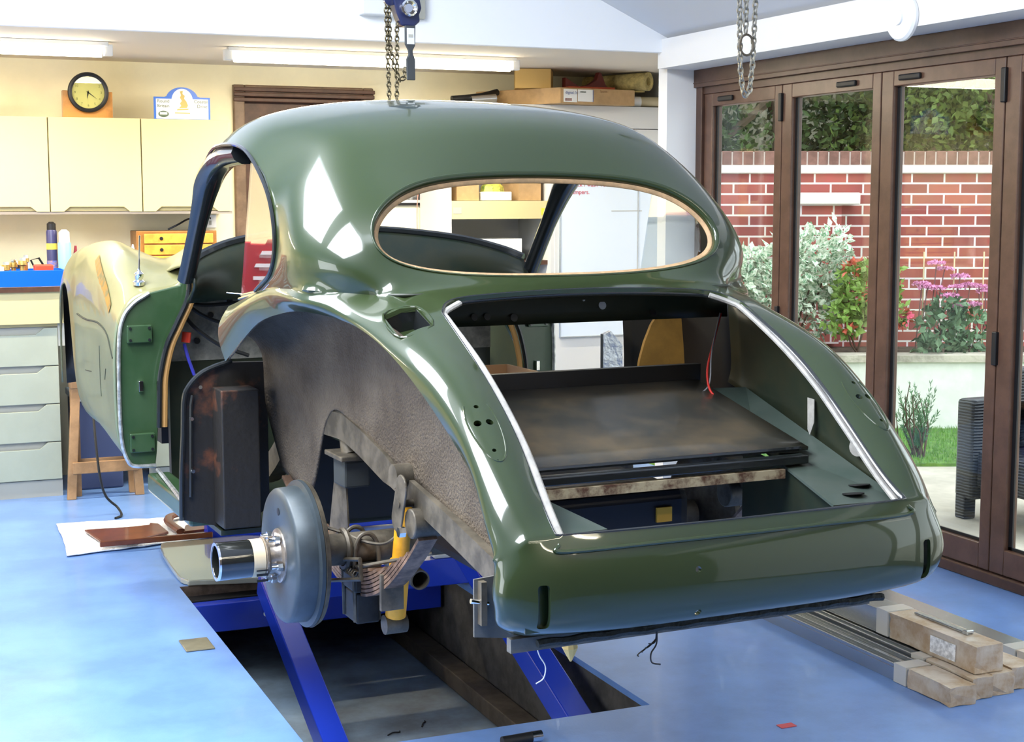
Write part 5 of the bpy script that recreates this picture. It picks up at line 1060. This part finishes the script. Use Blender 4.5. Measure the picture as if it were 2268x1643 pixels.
VG = mat('variegated_leaf', (.18, .38, .22), .5, nscale=45, col2=(.82, .86, .74), cr=(.42, .52)); VG.node_tree.nodes['Principled BSDF'].inputs['Subsurface Weight'].default_value = 0
GL = mat('fresh_green_leaf', (.20, .32, .07), .5, noise=.3, nscale=8); RL = mat('red_young_leaf', (.50, .10, .06), .5, noise=.3, nscale=8); PK = mat('pink_flower', (.70, .30, .52), .7, noise=.25, nscale=30); DG = mat('grey_green_leaf', (.12, .20, .11), .5, noise=.35, nscale=8)
PKR = mat('rose_pink_flower', (.75, .12, .22), .6)
DKG = mat('dark_tree_leaf', (.045, .085, .02), .6, noise=.4, nscale=3); MDG = mat('mid_tree_leaf', (.11, .17, .035), .6, noise=.4, nscale=3)
shrub('variegated_shrub', 'tall white and green variegated shrub beside the brick pier', 'shrub', (5.80, 8.75, .42), [('foliage', leafcloud([(5.75, 8.80, .95, .25, .2, .28), (5.95, 8.75, 1.02, .26, .18, .28), (6.08, 8.66, 1.12, .10, .10, .22), (5.92, 8.72, .72, .22, .15, .15)], 1500, .085, .045), VG)], [(5.75, 8.8, 1.0), (6.0, 8.7, 1.1), (6.1, 8.66, 1.25), (5.85, 8.75, .9)])
shrub('variegated_shrub', 'lower white and green variegated shrub behind the car wing in the first pane', 'shrub', (5.45, 8.90, .42), [('foliage', leafcloud([(5.42, 8.90, .82, .22, .18, .26), (5.52, 8.86, .98, .15, .14, .18), (5.35, 8.9, .65, .2, .15, .15)], 1000, .085, .045), VG)], [(5.4, 8.9, .9), (5.5, 8.86, 1.0), (5.3, 8.9, .75)])
rose = leafcloud([(6.10, 8.42, .86, .18, .16, .20), (6.22, 8.36, .93, .16, .14, .18), (6.02, 8.45, .70, .16, .12, .12), (6.30, 8.33, .72, .10, .1, .12)], 1000, .07, .04)
shrub('red_tipped_shrub', 'bright green shrub with red leaf tips in front of the brick wall', 'shrub', (6.12, 8.42, .42), [('foliage', rose, GL), ('red_tips', leafcloud([(6.05, 8.42, 1.04, .07, .07, .05), (6.22, 8.36, 1.05, .08, .07, .06), (6.10, 8.30, .88, .05, .05, .05), (6.34, 8.28, .70, .06, .05, .06), (6.0, 8.4, .62, .05, .05, .04)], 170, .055, .03), RL), ('flower', leafcloud([(6.10, 8.28, .90, .035, .035, .03), (6.17, 8.28, .66, .03, .03, .03), (6.36, 8.24, .70, .04, .04, .035)], 60, .03, .03), PKR)], [(6.05, 8.42, .95), (6.2, 8.36, 1.0), (6.3, 8.33, .75), (6.0, 8.4, .62)])
fl_pos = [(6.60, 8.25, 1.06), (6.66, 8.24, 1.02), (6.54, 8.26, .90), (6.50, 8.27, .92), (6.60, 8.24, .89), (6.76, 8.20, .97), (6.74, 8.20, .90), (6.82, 8.17, .91), (6.88, 8.15, .90), (6.93, 8.14, .87), (6.68, 8.2, .84), (6.84, 8.16, .78), (6.72, 8.20, .77)]
fb_ = B()
for p in fl_pos:
    for k in range(130):
        a = random.random()*2*PI; q = math.sqrt(random.random())*.062; c = Vector(p)+Vector((math.cos(a)*q, math.sin(a)*q, .012*(1-(q/.062)**2)+random.uniform(-.006, .006)))
        leaf(fb_, c, rdir(1.2), rdir(), .018, .016)
sb = B()
for p in fl_pos: tube(sb, [Vector(p), Vector(p)+Vector((random.uniform(-.03, .03), .02, -.2)), (p[0]+random.uniform(-.06, .06), p[1]+.05, .42)], .004, 5)
sh_ = thing('pink_sedum', 'clump of tall pink flowering sedum in front of the brick wall', 'flowers', (6.7, 8.2, .42))
for nm, bm, m in (('flower_heads', fb_, PK), ('stem', sb, mat('purple_stem', (.20, .10, .10), .6)), ('foliage', leafcloud([(6.62, 8.2, .62, .22, .14, .17), (6.80, 8.15, .60, .16, .12, .17), (6.68, 8.2, .78, .12, .1, .08), (6.58, 8.15, .50, .2, .12, .08)], 520, .075, .045), DG)):
    q = obj(nm, bm, m, sh_); q.matrix_parent_inverse = Matrix.Translation((-6.7, -8.2, -.42))
for k, (x, y) in enumerate(((6.55, 8.32), (6.74, 8.24), (6.93, 8.17))):
    tag(obj('garden_cane', cyl(B(), (x, y, .40), (x, y, 1.14), .005, seg=6), mat('bamboo', (.70, .58, .35), .6)), ['garden cane nearest the middle door mullion', 'garden cane in the middle of the pink sedum', 'garden cane beside the last pane edge'][k], 'cane')
cf = B(); tips = []
for k in range(26):
    a = random.random()*2*PI; q = random.uniform(.02, .15); tips.append(Vector((5.62+math.cos(a)*q, 7.15+math.sin(a)*q, random.uniform(.22, .43))))
for t in tips:
    b0 = Vector((5.62, 7.15, 0)); 
    for j in range(60):
        s_ = random.uniform(.15, 1); p = b0.lerp(t, s_); leaf(cf, p, (t-b0).normalized()*.6+rdir(.3)*.6, rdir(), .032, .006)
co_ = thing('conifer_shrub', 'young upright conifer growing by the white planter wall', 'shrub', (5.62, 7.15, -.012))
for nm, bm, m in (('needles', cf, mat('conifer_green', (.10, .22, .10), .6, noise=.3)), ('stem', stems((5.62, 7.15, -.02), tips[:12], .006), mat('shrub_bark', (.1, .06, .04)))):
    q = obj(nm, bm, m, co_); q.matrix_parent_inverse = Matrix.Translation((-5.62, -7.15, .012))
shrub('small_weed', 'small green plant at the foot of the planter wall by the car tail', 'plant', (5.30, 7.62, -.01), [('foliage', leafcloud([(5.30, 7.62, .28, .10, .08, .14)], 160, .04, .015), GL)], [(5.3, 7.62, .3)], .004)
# trees behind the wall
tr = [(5.6, 12.0, 'dense dark tree behind the garden wall above the first pane', DKG), (7.4, 11.4, 'dark broad tree behind the garden wall in the second pane', DKG), (9.3, 10.6, 'lighter olive tree behind the garden wall in the third pane', MDG), (11.4, 9.6, 'olive tree behind the garden wall furthest right', MDG), (7.0, 14.5, 'tall tree further back between the nearer trees', MDG), (10.4, 13.0, 'tall dark tree further back at the right', DKG)]
for x, y, lab, m in tr:
    t = thing('garden_tree', lab, 'tree', (x, y, -.03), 0, 'trees behind the garden wall')
    bl = [(random.uniform(-1.0, 1.0), random.uniform(-.6, .6), random.uniform(1.6, 4.6), random.uniform(.6, 1.1), random.uniform(.5, .8), random.uniform(.5, .9)) for k in range(9)]
    obj('foliage', leafcloud(bl, 13000, .085, .05, 0, .35), m, t)
    tb = B(); tube(tb, [(0, 0, 0), (.05, 0, 1.2), (0, .05, 3.2)], [.16, .13, .05], 10)
    for k in range(5): tube(tb, [(.03, 0, 1.3+.3*k), bl[k][:3]], [.05, .02], 6)
    obj('trunk', tb, mat('tree_bark', (.12, .09, .06), .9, noise=.3), t)
hg = B(); hh_ = [(random.uniform(4.0, 14.0), 0, random.uniform(1.0, 3.0), .8, .4, .7) for k in range(44)]
for i, h in enumerate(hh_): hh_[i] = (h[0], 13.6-.42*(h[0]-4)+random.uniform(-.3, .3), *h[2:])
hd2 = obj('hedge', leafcloud(hh_, 26000, .10, .06, 0, .3), DKG); tag(hd2, 'dense dark hedge behind the garden wall', 'hedge', kind='stuff')
hw = B(); box(hw, -3, 16, 8.6, 8.8, 0, 4.2); w_ = wobj('neighbour_wall', hw, mat('dark_render', (.10, .10, .07), .9, noise=.3, nscale=1)); w_['kind'] = 'structure'  # dark render with mottled tone
# rattan chair
rt_ = thing('rattan_armchair', 'dark woven rattan garden armchair on the patio outside the third pane', 'armchair', (5.06, 5.09, -.03))
RAT = bpy.data.materials.new('woven_rattan'); RAT.use_nodes = True; n = RAT.node_tree; b_ = n.nodes['Principled BSDF']; b_.inputs['Roughness'].default_value = .35
tcn = n.nodes.new('ShaderNodeTexCoord'); chk = n.nodes.new('ShaderNodeTexWave'); chk.inputs['Scale'].default_value = 22; chk.bands_direction = 'Z'; chk.inputs['Distortion'].default_value = 2
bp_ = n.nodes.new('ShaderNodeBump'); bp_.inputs['Strength'].default_value = 1; bp_.inputs['Distance'].default_value = .01; rmp = n.nodes.new('ShaderNodeValToRGB'); rmp.color_ramp.elements[0].color = (.006, .007, .012, 1); rmp.color_ramp.elements[1].color = (.05, .055, .07, 1)
n.links.new(tcn.outputs['Object'], chk.inputs['Vector']); n.links.new(chk.outputs['Fac'], bp_.inputs['Height']); n.links.new(bp_.outputs[0], b_.inputs['Normal']); n.links.new(chk.outputs['Fac'], rmp.inputs[0]); n.links.new(rmp.outputs[0], b_.inputs[0])
def rp_(name, a, r=.02):
    b = box(B(), *a); bmesh.ops.bevel(b, geom=b.edges, offset=r, segments=2, affect='EDGES', profile=.5); o = obj(name, b, RAT, rt_, True); return o
rp_('arm', (-.30, .30, .0, .13, .10, .58)); rp_('arm', (-.30, .30, .55, .68, .10, .58)); rp_('backrest', (-.02, .33, .10, .58, .10, .74)) if False else rp_('backrest', (-.14, .33, .55, .66, .10, .72)); rp_('seat', (-.28, .22, .13, .55, .16, .34))
for a in ((-.30, .0), (-.30, .60), (.24, .0), (.24, .60)): rp_('leg', (a[0], a[0]+.07, a[1], a[1]+.07, 0, .12), .008)
# tubes
